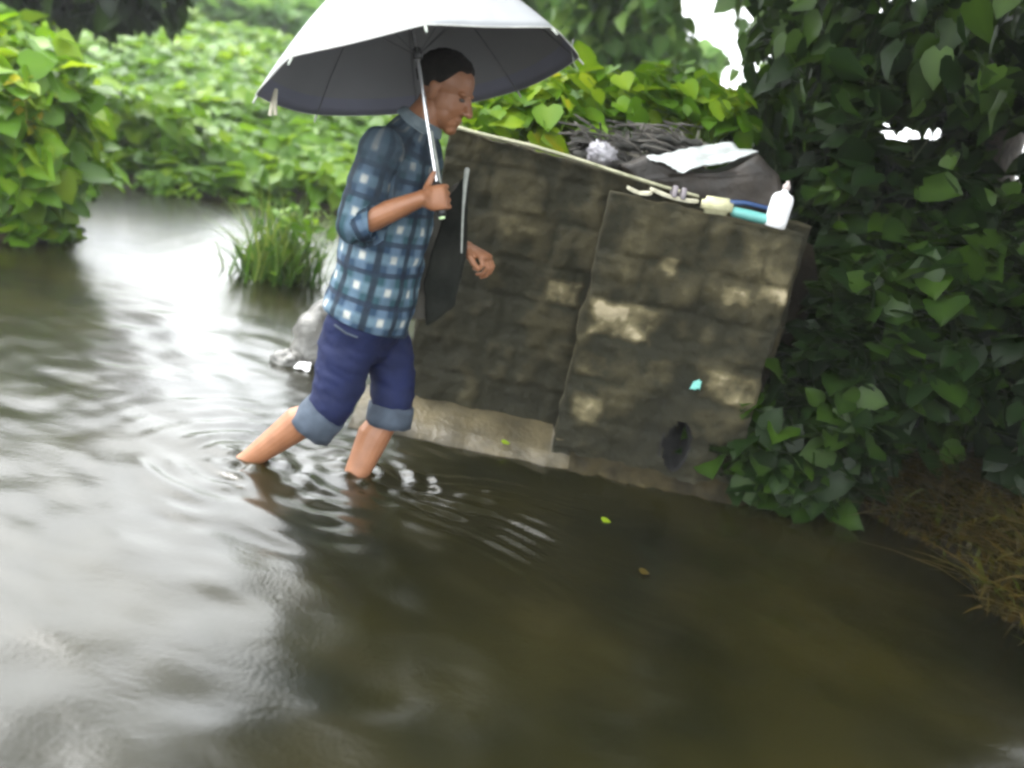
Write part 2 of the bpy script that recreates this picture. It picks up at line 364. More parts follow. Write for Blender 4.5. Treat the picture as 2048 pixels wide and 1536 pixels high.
def bush(name, label, cat, base, rad, h0, clumps, per, cr, size, m, seed, group=None, width=1., fill=.5, stem_r=.012, up=.6, yellow=0):
    """base: foot on the ground; rad: half extents; h0: height of the middle of the foliage"""
    rng = np.random.default_rng(seed); root = empty(name, base, label, cat, group)
    c = np.array(base)+np.array([0, 0, h0])
    ce = shell_centres(rng, c, rad, clumps, fill, base[2]-.02)
    P, N_, T_, S_, t = clump_leaves(rng, ce, cr, per, size, up, c-np.array([0, 0, rad[2]*.5]))
    keep = (P[:, 2] > max(base[2]-.16, .0)) & open_to_sky(P, seed)
    t = t*.88
    if yellow:
        yc = ce[rng.choice(len(ce), yellow, replace=False)]
        d = np.min(np.linalg.norm(P[:, None]-yc[None], axis=2), 1); t = np.where((d < cr*.55) & (rng.uniform(0, 1, len(P)) < .5), rng.uniform(.93, 1, len(P)), t)
    leaves("foliage", P[keep], N_[keep], T_[keep], S_[keep], t[keep], m, root, width)
    stems("stem", base, ce[rng.choice(len(ce), min(len(ce), 14), replace=False)], stem_r, M['stem'], root, rng)
    return root
def tree(name, label, base, trunk_h, trunk_r, lean, crown_c, rad, clumps, per, cr, size, m, seed, group=None, width=.8, fill=.35, limbs=9, extra=None, zmin=None):
    rng = np.random.default_rng(seed); root = empty(name, base, label, "tree", group)
    b = Vector(base); top = b+Vector((lean[0], lean[1], trunk_h)); cc = Vector(crown_c)
    ce = shell_centres(rng, cc, rad, clumps, fill, zmin)
    if extra is not None: ce = np.vstack([ce, extra])
    bm = bmesh.new(); n = 8
    pts = [b.lerp(top, i/n)+Vector((nz(i*.7, seed)*.12, nz(i*.7, seed+9)*.12, 0))*trunk_r*6 for i in range(n+1)]
    pts[0] = b-Vector((0, 0, .15))
    tube(bm, pts, [trunk_r*(1.35-.75*i/n) if i else trunk_r*1.7 for i in range(n+1)], 12)
    for i in range(limbs):
        e = Vector(ce[rng.integers(len(ce))]); s = pts[rng.integers(n//2, n+1)]; k = s.lerp(e, .5)+Vector((0, 0, .12*(e-s).length))
        if not open_to_sky(np.array([s.lerp(k, .3), s.lerp(k, .6), k, k.lerp(e, .3), k.lerp(e, .6), e]), seed).all(): continue
        tube(bm, [s, s.lerp(k, .55), k, k.lerp(e, .6), e], [trunk_r*.45, trunk_r*.36, trunk_r*.27, trunk_r*.17, trunk_r*.06], 7)
    lbm("trunk", bm, M['bark'], root)
    P, N_, T_, S_, t = clump_leaves(rng, ce, cr, per, size, .5, np.array(cc)-np.array([0, 0, rad[2]*.4]))
    k = open_to_sky(P, seed, .55 if 'hazy' in label else 1.0)
    leaves("crown", P[k], N_[k], T_[k], S_[k], t[k], m, root, width)
    return root

# left bank ---------------------------------------------------------
bush("leafy_bush", "bright green broad-leaved bush with yellow leaves at the left edge of the flooded road", "bush", (-3.78, 5.75, .1), (.85, .62, .60), .52, 85, 22, .19, .17, M['leaf_bright'], 11, "bushes on the left bank", yellow=5)
bush("leafy_bush", "bright green bush with rounded leaves whose tip rises above the yellowing bush beside it", "bush", (-4.95, 7.5, .12), (.75, .7, .62), .5, 80, 20, .2, .19, M['leaf_bright'], 12, "bushes on the left bank")
bush("leafy_bush", "dark-footed bush in the left corner of the bank with its foot in the grey water", "bush", (-5.1, 6.6, .12), (.9, .8, .62), .55, 80, 20, .2, .18, M['leaf_bright'], 13, "bushes on the left bank")
bush("leafy_bush", "low pale green bush at the head of the flooded channel", "bush", (-4.6, 9.6, .1), (1.1, .6, .30), .28, 80, 16, .2, .19, M['leaf_mid'], 14, "bushes on the left bank")

# creepers over the far slope (uncountable)
def slope_cover(name, xr, yr, n, size, hf, m, seed, width=.95, keep=None, up=1.0):
    rng = np.random.default_rng(seed)
    x = rng.uniform(*xr, n); y = yr[0]+(yr[1]-yr[0])*rng.uniform(0, 1, n)**1.5
    if keep is not None: k = keep(x, y); x, y = x[k], y[k]
    n = len(x); lump = np.array([nz(a*.55, b*.45, seed)+.5*nz(a*1.6, b*1.4, seed+3) for a, b in zip(x, y)])
    h = hf(x, y)*(.75+.7*lump); z = ground_z(x, y)+np.maximum(h, .05)*rng.uniform(.25, 1, n)**.5
    P = np.stack([x, y, z], 1); N_ = np.stack([rng.normal(0, .45, n), rng.normal(-.35, .45, n), np.full(n, up)], 1)
    T_ = np.stack([rng.normal(0, .7, n), rng.normal(-.7, .5, n), np.full(n, -.4)], 1)
    S_ = size*rng.uniform(.55, 1.3, n)*(.75+.03*y)
    o = leaves(name, P, N_, T_, S_, np.clip(.38+.45*lump+rng.uniform(-.3, .3, n), 0, .9), m, None, width)
    o["kind"] = "stuff"; return o
slope_cover("creepers", (-11, .6), (8.9, 27), 17000, .24, lambda x, y: .28+.02*(y-9)+.0*x, M['leaf_mid'], 21,
            keep=lambda x, y: (ground_z(x, y) > .02) & ((x < -.5) | (y > 11)))
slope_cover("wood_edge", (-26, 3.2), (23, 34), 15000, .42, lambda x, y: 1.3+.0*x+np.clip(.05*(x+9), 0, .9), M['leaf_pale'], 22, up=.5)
slope_cover("bank_weeds", (-5.6, -2.7), (5.0, 9.6), 3800, .13, lambda x, y: .13+.0*x, M['leaf_bright'], 23, keep=lambda x, y: ground_z(x, y) > -.06)

# grass tufts
def tuft(name, label, cat, base, n, h, spread, m, seed, group=None, w=.012, lean=.35, kind=None, boxes=None):
    rng = np.random.default_rng(seed); V = []; Q = []; tone = []
    for i in range(n):
        if boxes is not None: b = np.array(boxes(rng))
        else: b = np.array(base)+np.array([rng.normal(0, spread), rng.normal(0, spread), 0])
        a = rng.uniform(0, 6.283); d = np.array([math.cos(a), math.sin(a), 0]); s = np.array([-d[1], d[0], 0])
        hh = h*rng.uniform(.45, 1.15); ln = hh*lean*rng.uniform(.3, 1.9); ww = w*rng.uniform(.7, 1.4); t = rng.uniform(0, 1); k0 = len(V)
        for j, f in enumerate((0, .3, .6, .85, 1)):
            c = b+d*ln*f**2+np.array([0, 0, hh*(f-.28*f**3*min(1.6, ln/hh*2))])
            wd = ww*(1-f**2)*.5+.0006
            V += [c-s*wd, c+s*wd]; tone += [t, t]
            if j: Q.append((k0+2*j-2, k0+2*j-1, k0+2*j+1, k0+2*j))
    me = npmesh(name, np.array(V), np.array(Q)); fattr(me, "tone", tone)
    if kind:
        o = link(name, me, m); o["kind"] = kind; return o
    root = empty(name, tuple(base), label, cat, group); link("blades", me, m, root)
    return root
gc = gr(545, 560)
tuft("grass_clump", "clump of tall green grass standing alone in the pale water left of the walker", "grass clump", (gc.x, gc.y+.12, GZ), 380, .88, .11, M['grass'], 31, w=.022)
go = bpy.data.objects["blades"].parent; rg_ = np.random.default_rng(33); ng = 90
Pg = np.array([gc.x, gc.y+.12, 0])+np.stack([rg_.normal(0, .14, ng), rg_.normal(0, .12, ng), rg_.uniform(.08, .52, ng)], 1)
leaves("foliage", Pg, rg_.normal(0, .6, (ng, 3))+np.array([0, -.3, .7]), rg_.normal(0, 1, (ng, 3))+np.array([0, 0, -.2]), rg_.uniform(.06, .12, ng), rg_.uniform(.1, .7, ng), M['leaf_mid'], go, .6)
g2 = gr(640, 455)
tuft("grass_clump", "short sparse grass tuft at the far water edge just behind the walker's back", "grass clump", (g2.x, g2.y, GZ), 120, .55, .25, M['grass'], 32, w=.02)

# dark tree behind the left bank
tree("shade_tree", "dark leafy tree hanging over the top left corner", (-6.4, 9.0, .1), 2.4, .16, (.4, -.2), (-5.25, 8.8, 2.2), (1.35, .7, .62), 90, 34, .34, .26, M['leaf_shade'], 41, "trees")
# hazy trees behind the wall
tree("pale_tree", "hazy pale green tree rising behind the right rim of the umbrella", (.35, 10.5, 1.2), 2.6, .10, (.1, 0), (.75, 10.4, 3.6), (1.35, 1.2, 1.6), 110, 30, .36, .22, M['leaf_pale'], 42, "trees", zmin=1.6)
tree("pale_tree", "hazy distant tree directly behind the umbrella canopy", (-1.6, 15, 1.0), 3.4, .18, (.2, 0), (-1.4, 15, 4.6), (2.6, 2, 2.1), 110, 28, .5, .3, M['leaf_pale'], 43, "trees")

# wall-top creeper: broad leaves spilling over behind the coping
rng = np.random.default_rng(51)
wc = empty("creeper_plant", (.35, 4.35, 1.1), "broad-leaved creeper sprawling over the top of the mossy wall", "creeper")
cen = np.array([tuple(at(px, py, Y)) for px, py, Y in [(970, 215, 4.3), (1010, 195, 4.4), (1050, 210, 4.35), (1085, 178, 4.5), (1110, 215, 4.3), (1150, 180, 4.5), (1190, 205, 4.4), (1230, 165, 4.6), (1265, 205, 4.45), (1300, 180, 4.6), (1335, 215, 4.5), (1370, 185, 4.6), (1410, 215, 4.5), (1440, 195, 4.6), (1340, 150, 4.8), (1180, 150, 4.8), (1110, 150, 5.0), (1400, 165, 4.9), (1040, 160, 5.0), (1460, 240, 4.5), (990, 245, 4.2), (1060, 250, 4.2), (1140, 245, 4.3)]])
P, N_, T_, S_, t = clump_leaves(rng, cen, (.15, .18, .07), 22, .12, 1.1)
leaves("foliage", P, N_, T_, S_, t*.95, M['leaf_bright'], wc, 1.05)
stems("stem", (.35, 4.35, 1.08), cen[::2], .009, M['stem'], wc, rng)

# right side -----------------------------------------------------------
# big shade tree: trunk at the right, crown overhead and drooping in front
tb = at(1930, 470, 5.3)
rng = np.random.default_rng(61)
over = [(rng.uniform(-1.0, 1.6), rng.uniform(4.9, 6.6), rng.uniform(2.55, 4.0)) for _ in range(46)]+[(rng.uniform(-2.7, -.9), rng.uniform(4.4, 6.4), rng.uniform(3.5, 5.0)) for _ in range(15)]  # overhead clumps added to darken what the water reflects
droop = []
for px, py, Y in [(1640, 60, 5.0), (1630, 130, 4.9), (1610, 210, 4.8), (1650, 10, 4.8), (1630, 190, 4.6), (1590, 270, 4.7), (1660, 90, 4.6), (1690, 260, 4.5), (1730, 150, 4.5), (1720, 330, 4.6), (1760, 60, 4.4), (1800, 180, 4.4), (1840, 90, 4.3), (1900, 40, 4.2), (1880, 150, 4.4), (1960, 110, 4.2), (2020, 180, 4.2), (1650, 350, 4.7), (1590, 340, 4.9), (1780, 400, 4.8), (2030, 60, 4.1), (1700, 30, 4.5), (1560, 330, 5.3), (1580, 260, 5.4), (1640, 270, 5.4), (1700, 180, 5.3), (1760, 300, 5.2), (1980, 200, 4.9), (2060, 300, 4.6), (1930, 170, 5.0), (1620, 420, 4.9)]:
    droop.append(tuple(at(px, py, Y)))
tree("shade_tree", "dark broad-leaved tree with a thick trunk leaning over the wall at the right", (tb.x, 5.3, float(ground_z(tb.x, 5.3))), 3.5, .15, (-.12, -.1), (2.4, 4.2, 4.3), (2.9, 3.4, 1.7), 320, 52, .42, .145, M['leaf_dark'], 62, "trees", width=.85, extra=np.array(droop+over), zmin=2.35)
tree("shade_tree", "big dark tree added over the near right bank to dim the sky light", (4.3, 1.2, .2), 3.2, .2, (-.2, 0), (3.9, .3, 3.9), (2.5, 3.2, 1.9), 200, 40, .48, .2, M['leaf_shade'], 63, "trees", width=.85, zmin=2.3)  # extra tree, put in to block sky light from behind right
# shrubs in front of the trunk, down to the water
def rbush(label, px, py, Y, rad, h0, clumps, per, cr, size, seed, m='leaf_dark'):
    b = at(px, py, Y); zb = float(ground_z(b.x, Y))
    return bush("broad_leaved_shrub", label, "shrub", (b.x, Y, zb), rad, h0, clumps, per, cr, size, M[m], seed, "shrubs at the right of the wall", up=.5)
rbush("dark green shrub spilling past the right end of the wall down to the water", 1545, 905, 3.74, (.30, .22, .42), .40, 66, 18, .12, .12, 71)
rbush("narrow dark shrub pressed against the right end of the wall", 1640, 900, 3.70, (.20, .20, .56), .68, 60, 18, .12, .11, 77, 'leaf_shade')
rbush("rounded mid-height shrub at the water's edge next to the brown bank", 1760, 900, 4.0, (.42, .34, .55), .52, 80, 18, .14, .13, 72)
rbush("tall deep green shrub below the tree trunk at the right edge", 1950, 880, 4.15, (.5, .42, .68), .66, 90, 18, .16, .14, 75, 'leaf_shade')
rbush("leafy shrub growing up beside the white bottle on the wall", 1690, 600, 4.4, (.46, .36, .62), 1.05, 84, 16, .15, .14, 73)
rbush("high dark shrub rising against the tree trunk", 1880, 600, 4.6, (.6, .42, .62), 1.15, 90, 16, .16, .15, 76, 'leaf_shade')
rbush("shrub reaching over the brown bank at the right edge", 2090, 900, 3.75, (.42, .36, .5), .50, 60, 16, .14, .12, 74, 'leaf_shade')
# brown dead grass on the near bank
def dg(rng):
    while True:
        x = rng.uniform(1.65, 2.7); y = rng.uniform(2.3, 3.9); z = float(ground_z(x, y))
        if z > -.02: return (x, y, z-.01)
tuft("dead_grass", None, None, (0, 0, 0), 4200, .20, 0, M['dry'], 81, w=.02, lean=1.2, kind="stuff", boxes=dg)

# ------------------------------------------------------------------ stone wall
def wall_mat():
    m = mat("mossy_masonry", (.06, .05, .03), .85, .3); N, L, b = nodes(m)
    a = N.new("ShaderNodeAttribute"); a.attribute_name = "tone"
    tc = N.new("ShaderNodeTexCoord"); t = N.new("ShaderNodeTexNoise"); t.inputs["Scale"].default_value = 9; t.inputs["Detail"].default_value = 7; t.inputs["Roughness"].default_value = .65
    ad = N.new("ShaderNodeMath"); ad.operation = 'MULTIPLY_ADD'; ad.inputs[1].default_value = .55
    r = N.new("ShaderNodeValToRGB"); e = r.color_ramp.elements
    for p, c in ((.34, (.014, .013, .005)), (.58, (.040, .034, .015)), (.85, (.13, .11, .058))): e.new(p).color = (*c, 1)
    e[0].color = (.012, .012, .006, 1); e[-1].position = 1.0; e[-1].color = (.30, .255, .16, 1)
    L.new(tc.outputs["Object"], t.inputs["Vector"]); L.new(t.outputs["Fac"], ad.inputs[0]); L.new(a.outputs["Fac"], ad.inputs[2]); L.new(ad.outputs[0], r.inputs[0]); L.new(r.outputs[0], b.inputs["Base Color"])
    t2 = N.new("ShaderNodeTexNoise"); t2.inputs["Scale"].default_value = 45; t2.inputs["Detail"].default_value = 7
    bp = N.new("ShaderNodeBump"); bp.inputs["Strength"].default_value = .7; bp.inputs["Distance"].default_value = .012
    L.new(tc.outputs["Object"], t2.inputs["Vector"]); L.new(t2.outputs["Fac"], bp.inputs["Height"]); L.new(bp.outputs[0], b.inputs["Normal"])
    return m
M['wall'] = wall_mat()
WY, PYF = 3.70, 3.52
PALE = []
for x0, y0, x1, y1, a, Y in ((1175, 605, 1315, 682, .62, PYF), (1088, 560, 1165, 612, .42, WY), (1440, 572, 1500, 612, .3, PYF), (1515, 572, 1580, 606, .28, PYF), (1400, 745, 1520, 812, .36, PYF),
                             (1140, 785, 1205, 845, .33, PYF), (1150, 705, 1215, 755, .25, PYF), (1290, 722, 1360, 765, .25, PYF), (1350, 640, 1430, 690, .15, PYF), (1320, 515, 1360, 545, .28, PYF)):
    a0, a1 = at(x0, (y0+y1)/2, Y), at(x1, (y0+y1)/2, Y); c = at((x0+x1)/2, (y0+y1)/2, Y); hh = abs(at((x0+x1)/2, y0, Y).z-at((x0+x1)/2, y1, Y).z)/2
    PALE.append((c.x, c.z, (a1.x-a0.x)/2, hh, a, Y))
def masonry(x0, x1, z0, topf, yf, depth, seed, parent, name):
    """block-coursed front face as relief, with top, sides and back closed"""
    rng = np.random.default_rng(seed); step = .011
    nx = int((x1-x0)/step); nz_ = int((topf((x0+x1)/2)-z0)/step)
    rows = []; z = z0
    while z < 1.5:
        h = rng.uniform(.15, .21); cuts = []; x = x0-rng.uniform(0, .3)
        while x < x1+.5: cuts.append(x); x += rng.uniform(.22, .42)
        rows.append((z, z+h, cuts, rng.uniform(0, 1, len(cuts)))); z += h
    V = []; tone = []
    for j in range(nz_+1):
        for i in range(nx+1):
            x = x0+(x1-x0)*i/nx; zt = topf(x); z = z0+(zt-z0)*j/nz_
            xx = x+.015*nz(x*5, z*5, seed); zz = z+.012*nz(x*5, z*5, seed+4)
            d, tb_, bt = .05, .3, .3
            for (a, b_, cuts, tn) in rows:
                if a <= zz < b_:
                    k = np.searchsorted(cuts, xx)-1; l = cuts[k]; r_ = cuts[k+1] if k+1 < len(cuts) else l+.4
                    d = min(zz-a, b_-zz, xx-l, r_-xx); bt = tn[k]; break
            face = float(sst(0, .022, d)); n1 = fbm(x*4, z*4, seed+7); n2 = fbm(x*14, z*14, seed+2)
            y = yf + .009*(1-face) - .010*(bt-.5)*face - .024*n1 - .011*n2
            t = .07 + .05*bt*face + .27*n1 + .12*n2 - .03*(1-face) - .09*float(sst(.55, .05, z+.05*n1))
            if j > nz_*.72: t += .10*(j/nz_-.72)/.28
            for (cx, cz, hw, hh, a, Y) in PALE:
                if abs(Y-yf) < .05:
                    q = max(abs(x-cx+.016*nz(z*14, x*10, 2)+.008*nz(z*40, x*40))/hw, abs(z-cz+.016*nz(x*13, z*10)+.008*nz(x*38, z*41, 3))/hh)
                    t += a*(1-float(sst(.66, 1.2, q)))*(1+.35*n2)
            V.append((x+(.014*nz(z*6, seed)+.008*nz(z*17, seed) if i in (0, nx) else 0), y, z+(.008*nz(x*9, seed)+.006*nz(x*25, seed) if j == nz_ else 0))); tone.append(t)
    W_ = nx+1; q = [(j*W_+i, j*W_+i+1, (j+1)*W_+i+1, (j+1)*W_+i) for j in range(nz_) for i in range(nx)]
    if yf < 3.6: q = [f for f in q if ((V[f[0]][0]-DC.x)/.055)**2+((V[f[0]][2]-DC.z)/.11)**2 > 1.05]   # the drain opening
    # close: rim pushed back
    step_ = step
    rim = [i for i in range(W_)]+[j*W_+nx for j in range(1, nz_+1)]+[nz_*W_+i for i in range(nx-1, -1, -1)]+[j*W_ for j in range(nz_-1, 0, -1)]
    k0 = len(V)
    for r_ in rim: V.append((V[r_][0], yf+depth, V[r_][2])); tone.append(.3)
    n = len(rim)
    q += [(rim[(k+1) % n], rim[k], k0+k, k0+(k+1) % n) for k in range(n)]
    me = npmesh(name, np.array(V), np.array(q)); fattr(me, "tone", tone)
    return link(name, me, M['wall'], parent)
wall = empty("stone_wall", (.3, 3.7, GZ), "mossy blockwork wall with a projecting pier and pale weathered blocks beside the flood", "wall")
XP0, XP1 = at(1165, 640, PYF).x, at(1600, 470, PYF).x+.02
DC = at(1352, 895, PYF)
WT = lambda x: 1.232-.055*(x+.42)
PT = lambda x: 1.128-.010*(x-XP0)
masonry(-.46, 1.06, GZ, WT, WY, .22, 3, wall, "masonry")
masonry(XP0, XP1, GZ, PT, PYF, WY-PYF-.012, 8, wall, "pier")
# side return running back from the left end
bm = bmesh.new()
for a, b_ in (((-.46, WY+.235), (-.24, 9.2)),):
    nseg = 40; vs = []
    for k in range(nseg+1):
        y = a[1]+(b_[1]-a[1])*k/nseg; n = .02*nz(y*3, 1)
        vs.append([bm.verts.new((a[0]+n, y, GZ)), bm.verts.new((a[0]+n*.6, y, 1.21+.02*nz(y*2, 5))), bm.verts.new((b_[0], y, 1.21+.02*nz(y*2, 5))), bm.verts.new((b_[0], y, GZ))])
    for p, q in zip(vs, vs[1:]):
        for k in range(4): bm.faces.new((p[k], p[(k+1) % 4], q[(k+1) % 4], q[k]))
    bm.faces.new(vs[0]); bm.faces.new(vs[-1][::-1])
ro = lbm("return_wall", bm, M['wall'], wall, False); fattr(ro.data, "tone", [.3]*len(ro.data.vertices))
# pale coping lip
bm = bmesh.new()
cp = [at(px, py, WY-.02) for px, py in ((905, 252), (960, 268), (1060, 291), (1150, 317), (1250, 350), (1330, 375), (1395, 393))]
ring_tube(bm, [(p, .014+.004*nz(i*2.2, 3), .008) for i, p in enumerate(cp)], 8, (0, 1, 0))
lbm("coping", bm, noisy("pale_mortar", (.17, .17, .10), (.36, .35, .24), 14, .85, .5, bscale=60), wall)
# sloping concrete apron at the foot
bm = bmesh.new(); xa = np.linspace(-.62, .40, 60); prev = None
for x in xa:
    yl = np.interp(x, [-.62, -.3, .1, .35, .62], [3.40, 3.44, 3.43, 3.47, 3.50])+.025*fbm(x*6, 1)
    row = [bm.verts.new((x, yl-.02, GZ)), bm.verts.new((x, yl, .012+.008*nz(x*9, 2))), bm.verts.new((x, yl+.10, .045+.008*nz(x*7, 4))), bm.verts.new((x, WY+.005 if x < XP0-.0 else PYF+.004, .10+.01*nz(x*8, 6)))]
    if prev:
        for k in range(3): bm.faces.new((prev[k], row[k], row[k+1], prev[k+1]))
    prev = row
AP = bm; bm = bmesh.new(); prev = None
for x in np.linspace(.30, 1.22, 50):
    yl = 3.43+.03*fbm(x*5, 4)+.05*float(sst(.9, 1.2, x)); row = [bm.verts.new((x, yl-.03, GZ)), bm.verts.new((x, yl, -.006)), bm.verts.new((x, yl+.05, .022+.02*nz(x*8, 2))), bm.verts.new((x, PYF+.02, .055+.03*nz(x*6, 6)))]
    if prev:
        for k in range(3): bm.faces.new((prev[k], row[k], row[k+1], prev[k+1]))
    prev = row
bmesh.ops.subdivide_edges(bm, edges=bm.edges, cuts=2, use_grid_fill=True)
for v in bm.verts: v.co += Vector((0, .012*nz(v.co.x*20, v.co.y*30), .012*nz(v.co.x*22, v.co.y*25, 2)))
lbm("silt", bm, noisy("brown_silt", (.010, .008, .003), (.032, .025, .009), 9, .8, .6, bscale=40, spec=.2), wall); bm = AP
lbm("apron", bm, noisy("wet_concrete", (.022, .018, .008), (.095, .076, .038), 5, .5, .6, bscale=40), wall)
# drain mouth: hole with a rough lip, its inner shade painted near-black, near the right foot of the pier
bm = bmesh.new(); rr = []
for dy, s in ((.016, 1.2), (.012, 1.06), (.03, 1.0), (.17, .95)):
    rr.append([bm.verts.new((DC.x+.055*s*math.cos(a)*(1+.25*nz(k*.9, 3)), PYF+dy, DC.z+.11*s*math.sin(a)*(1+.12*nz(k, 7)))) for k, a in enumerate([2*math.pi*k/18 for k in range(18)])])
for a, b_ in zip(rr, rr[1:]):
    for k in range(18): bm.faces.new((a[k], a[(k+1) % 18], b_[(k+1) % 18], b_[k]))
bm.faces.new(rr[-1])
lbm("drain_mouth", bm, noisy("shade_black_stone", (.0008, .0008, .0006), (.002, .0016, .001), 10, .8, .4), wall)

# ------------------------------------------------------------------ things on the wall
TOPZ = PT(.6)
def crumple_sheet(name, corners, m, parent, n=18, amp=.03, th=.004, seed=1):
    c = [Vector(q) for q in corners]; bm = bmesh.new(); g = []
    for j in range(n+1):
        row = []
        for i in range(n+1):
            u, v = i/n, j/n; p = (c[0]*(1-u)+c[1]*u)*(1-v)+(c[3]*(1-u)+c[2]*u)*v
            k = amp*(nz(u*3.1+seed, v*2.3)+.6*abs(nz(u*7, v*6+seed)))
            row.append(bm.verts.new(p+Vector((.3*k, .2*k, k))))
        g.append(row)
    for j in range(n):
        for i in range(n): bm.faces.new((g[j][i], g[j][i+1], g[j+1][i+1], g[j+1][i]))
    o = lbm(name, bm, m, parent); md = o.modifiers.new("thick", 'SOLIDIFY'); md.thickness = th
    return o
# dark tarpaulin bundle with a pale plastic sheet over it
bb = at(1440, 385, 3.95)
tarp = empty("tarpaulin_bundle", (bb.x, 3.95, 1.14), "dark brown tarpaulin bundle lying on the wall top behind the small toiletries", "bundle")
bm = bmesh.new()
outl = [(1240, 330), (1300, 312), (1370, 345), (1440, 342), (1520, 312), (1562, 350), (1575, 400), (1545, 425), (1420, 410), (1330, 385), (1265, 360)]
sec = []
for dy, s in ((0, .92), (.03, 1.0), (.16, 1.0), (.26, .8)):
    cx, cy = 1425, 365
    sec.append([bm.verts.new(at(cx+(px-cx)*s, cy+(py-cy)*s, 3.80)*1.0+Vector((0, dy, .01*nz(px*.02, dy*9)))) for px, py in outl])
for a, b_ in zip(sec, sec[1:]):
    for k in range(len(outl)): bm.faces.new((a[k], a[(k+1) % len(outl)], b_[(k+1) % len(outl)], b_[k]))
bm.faces.new(sec[0][::-1]); bm.faces.new(sec[-1])
bmesh.ops.triangulate(bm, faces=[f for f in bm.faces if len(f.verts) > 4]); bmesh.ops.subdivide_edges(bm, edges=bm.edges, cuts=3, use_grid_fill=True)
for v in bm.verts: v.co += Vector((.0, .02*nz(v.co.x*9, v.co.z*9), .015*nz(v.co.x*12, v.co.z*12, 4)))
lbm("tarpaulin", bm, noisy("dark_tarpaulin", (.010, .008, .006), (.03, .022, .015), 8, .6, .5, bscale=25, bdist=.02), tarp)
ps = [at(1292, 314, 3.80), at(1366, 349, 3.73), at(1516, 306, 3.84), at(1445, 288, 4.02)]
sh = crumple_sheet("plastic_sheet", [q+Vector((0, 0, .004)) for q in ps], noisy("pale_wet_plastic", (.30, .32, .31), (.52, .54, .53), 9, .25, .3, bscale=16, bdist=.03), None, 22, .022, .003, 4)
tag(sh, "pale grey crumpled plastic sheet draped over the dark tarpaulin bundle", "plastic sheet")
# heap of dead twigs
tw = empty("twig_heap", tuple(at(1250, 290, 4.05)), "tangled heap of grey dead twigs on the wall top left of the plastic sheet", "twigs")
rng = np.random.default_rng(91); bm = bmesh.new()
for k in range(90):
    p = at(rng.uniform(1150, 1370), rng.uniform(252, 318), rng.uniform(3.92, 4.2)); a = rng.normal(0, .9); l = rng.uniform(.06, .24)
    d = Vector((math.cos(a), rng.normal(0, .4), math.sin(a)*.45-.1)); tube(bm, [p-d*l*.5, p+Vector((0, 0, .012)), p+d*l*.5], [.005, .0045, .002], 5)
lbm("twigs", bm, noisy("dead_wood", (.012, .011, .009), (.11, .10, .085), 9, .85, .3), tw)
bm = bmesh.new(); rng = np.random.default_rng(92)
for k in range(26):
    p = at(rng.uniform(1150, 1380), rng.uniform(280, 335), rng.uniform(3.98, 4.25)); ellipsoid(bm, p, (Vector((1, 0, 0)), Vector((0, 1, 0)), Vector((0, 0, 1))), (rng.uniform(.05, .09), .06, rng.uniform(.015, .03)), 10, 7)
for v in bm.verts: v.co += Vector((.02*nz(v.co.x*20, v.co.z*20), 0, .018*nz(v.co.x*22, v.co.z*25, 3)))
lbm("leaf_litter", bm, noisy("black_litter", (.012, .012, .01), (.04, .038, .03), 20, .9, .6), tw)
# crumpled grey bag
gb = at(1203, 308, 3.86); bm = bmesh.new(); ellipsoid(bm, gb, (Vector((1, 0, 0)), Vector((0, 1, 0)), Vector((0, 0, 1))), (.062, .05, .045), 30, 22)
for v in bm.verts:
    d = (v.co-gb).normalized(); v.co += d*.022*(abs(nz(d.x*4, d.y*4, d.z*4))*2-.5)+d*.008*nz(d.x*11, d.y*11, d.z*11)
tag(lbm("plastic_bag", bm, noisy("grey_film", (.22, .21, .23), (.36, .35, .37), 20, .4, .2)), "small crumpled grey plastic bag just behind the coping", "plastic bag")
# pair of worn sandals seen from the side
def sandal(label, px0, px1, py0, py1, Y, strap):
    a, b_ = at(px0, py0, Y), at(px1, py1, Y); a.z = max(a.z, PT(a.x)+.012); b_.z = max(b_.z, PT(b_.x)+.012); d = (b_-a); L_ = d.length; d.normalize(); s = Vector((0, 1, 0)); up = Vector((-d.z, 0, d.x))
    root = empty("sandal", tuple(a), label, "sandal", "worn sandals on the pier")
    bm = bmesh.new(); top = []; bot = []; prof = [(0, .5), (.06, .8), (.25, .85), (.5, .75), (.78, 1.), (.93, .85), (1, .5)]
    def edge(sg): return [(t, sg*.035*w) for t, w in prof]
    loop = edge(-1)+edge(1)[::-1]
    for t, w in loop:
        p = a+d*L_*t+s*(w+.035)+up*(.012*(2*t-1)**2)
        top.append(bm.verts.new(p+up*.012)); bot.append(bm.verts.new(p))
    n = len(top)
    for k in range(n): bm.faces.new((bot[k], bot[(k+1) % n], top[(k+1) % n], top[k]))
    bm.faces.new(top); bm.faces.new(bot[::-1])
    lbm("sole", bm, noisy("worn_rubber", (.36, .34, .24), (.5, .48, .36), 30, .7, .2), root, False)
    if strap:
        bm = bmesh.new()
        for t in (.48, .66):
            c = a+d*L_*t+s*.035; ring_tube(bm, [(c+s*math.cos(q)*.038+up*(.012+math.sin(q)*.04), .010, .003) for q in [math.pi*k/8 for k in range(9)]], 8, tuple(d))
        lbm("strap", bm, noisy("grey_strap", (.10, .09, .10), (.17, .15, .16), 20, .6, .2), root)
sandal("pale flat sandal sole, leftmost thing on the pier edge", 1252, 1303, 391, 402, 3.55, False)
sandal("pale sandal with a grey strap next to the cream block", 1300, 1396, 387, 413, 3.54, True)
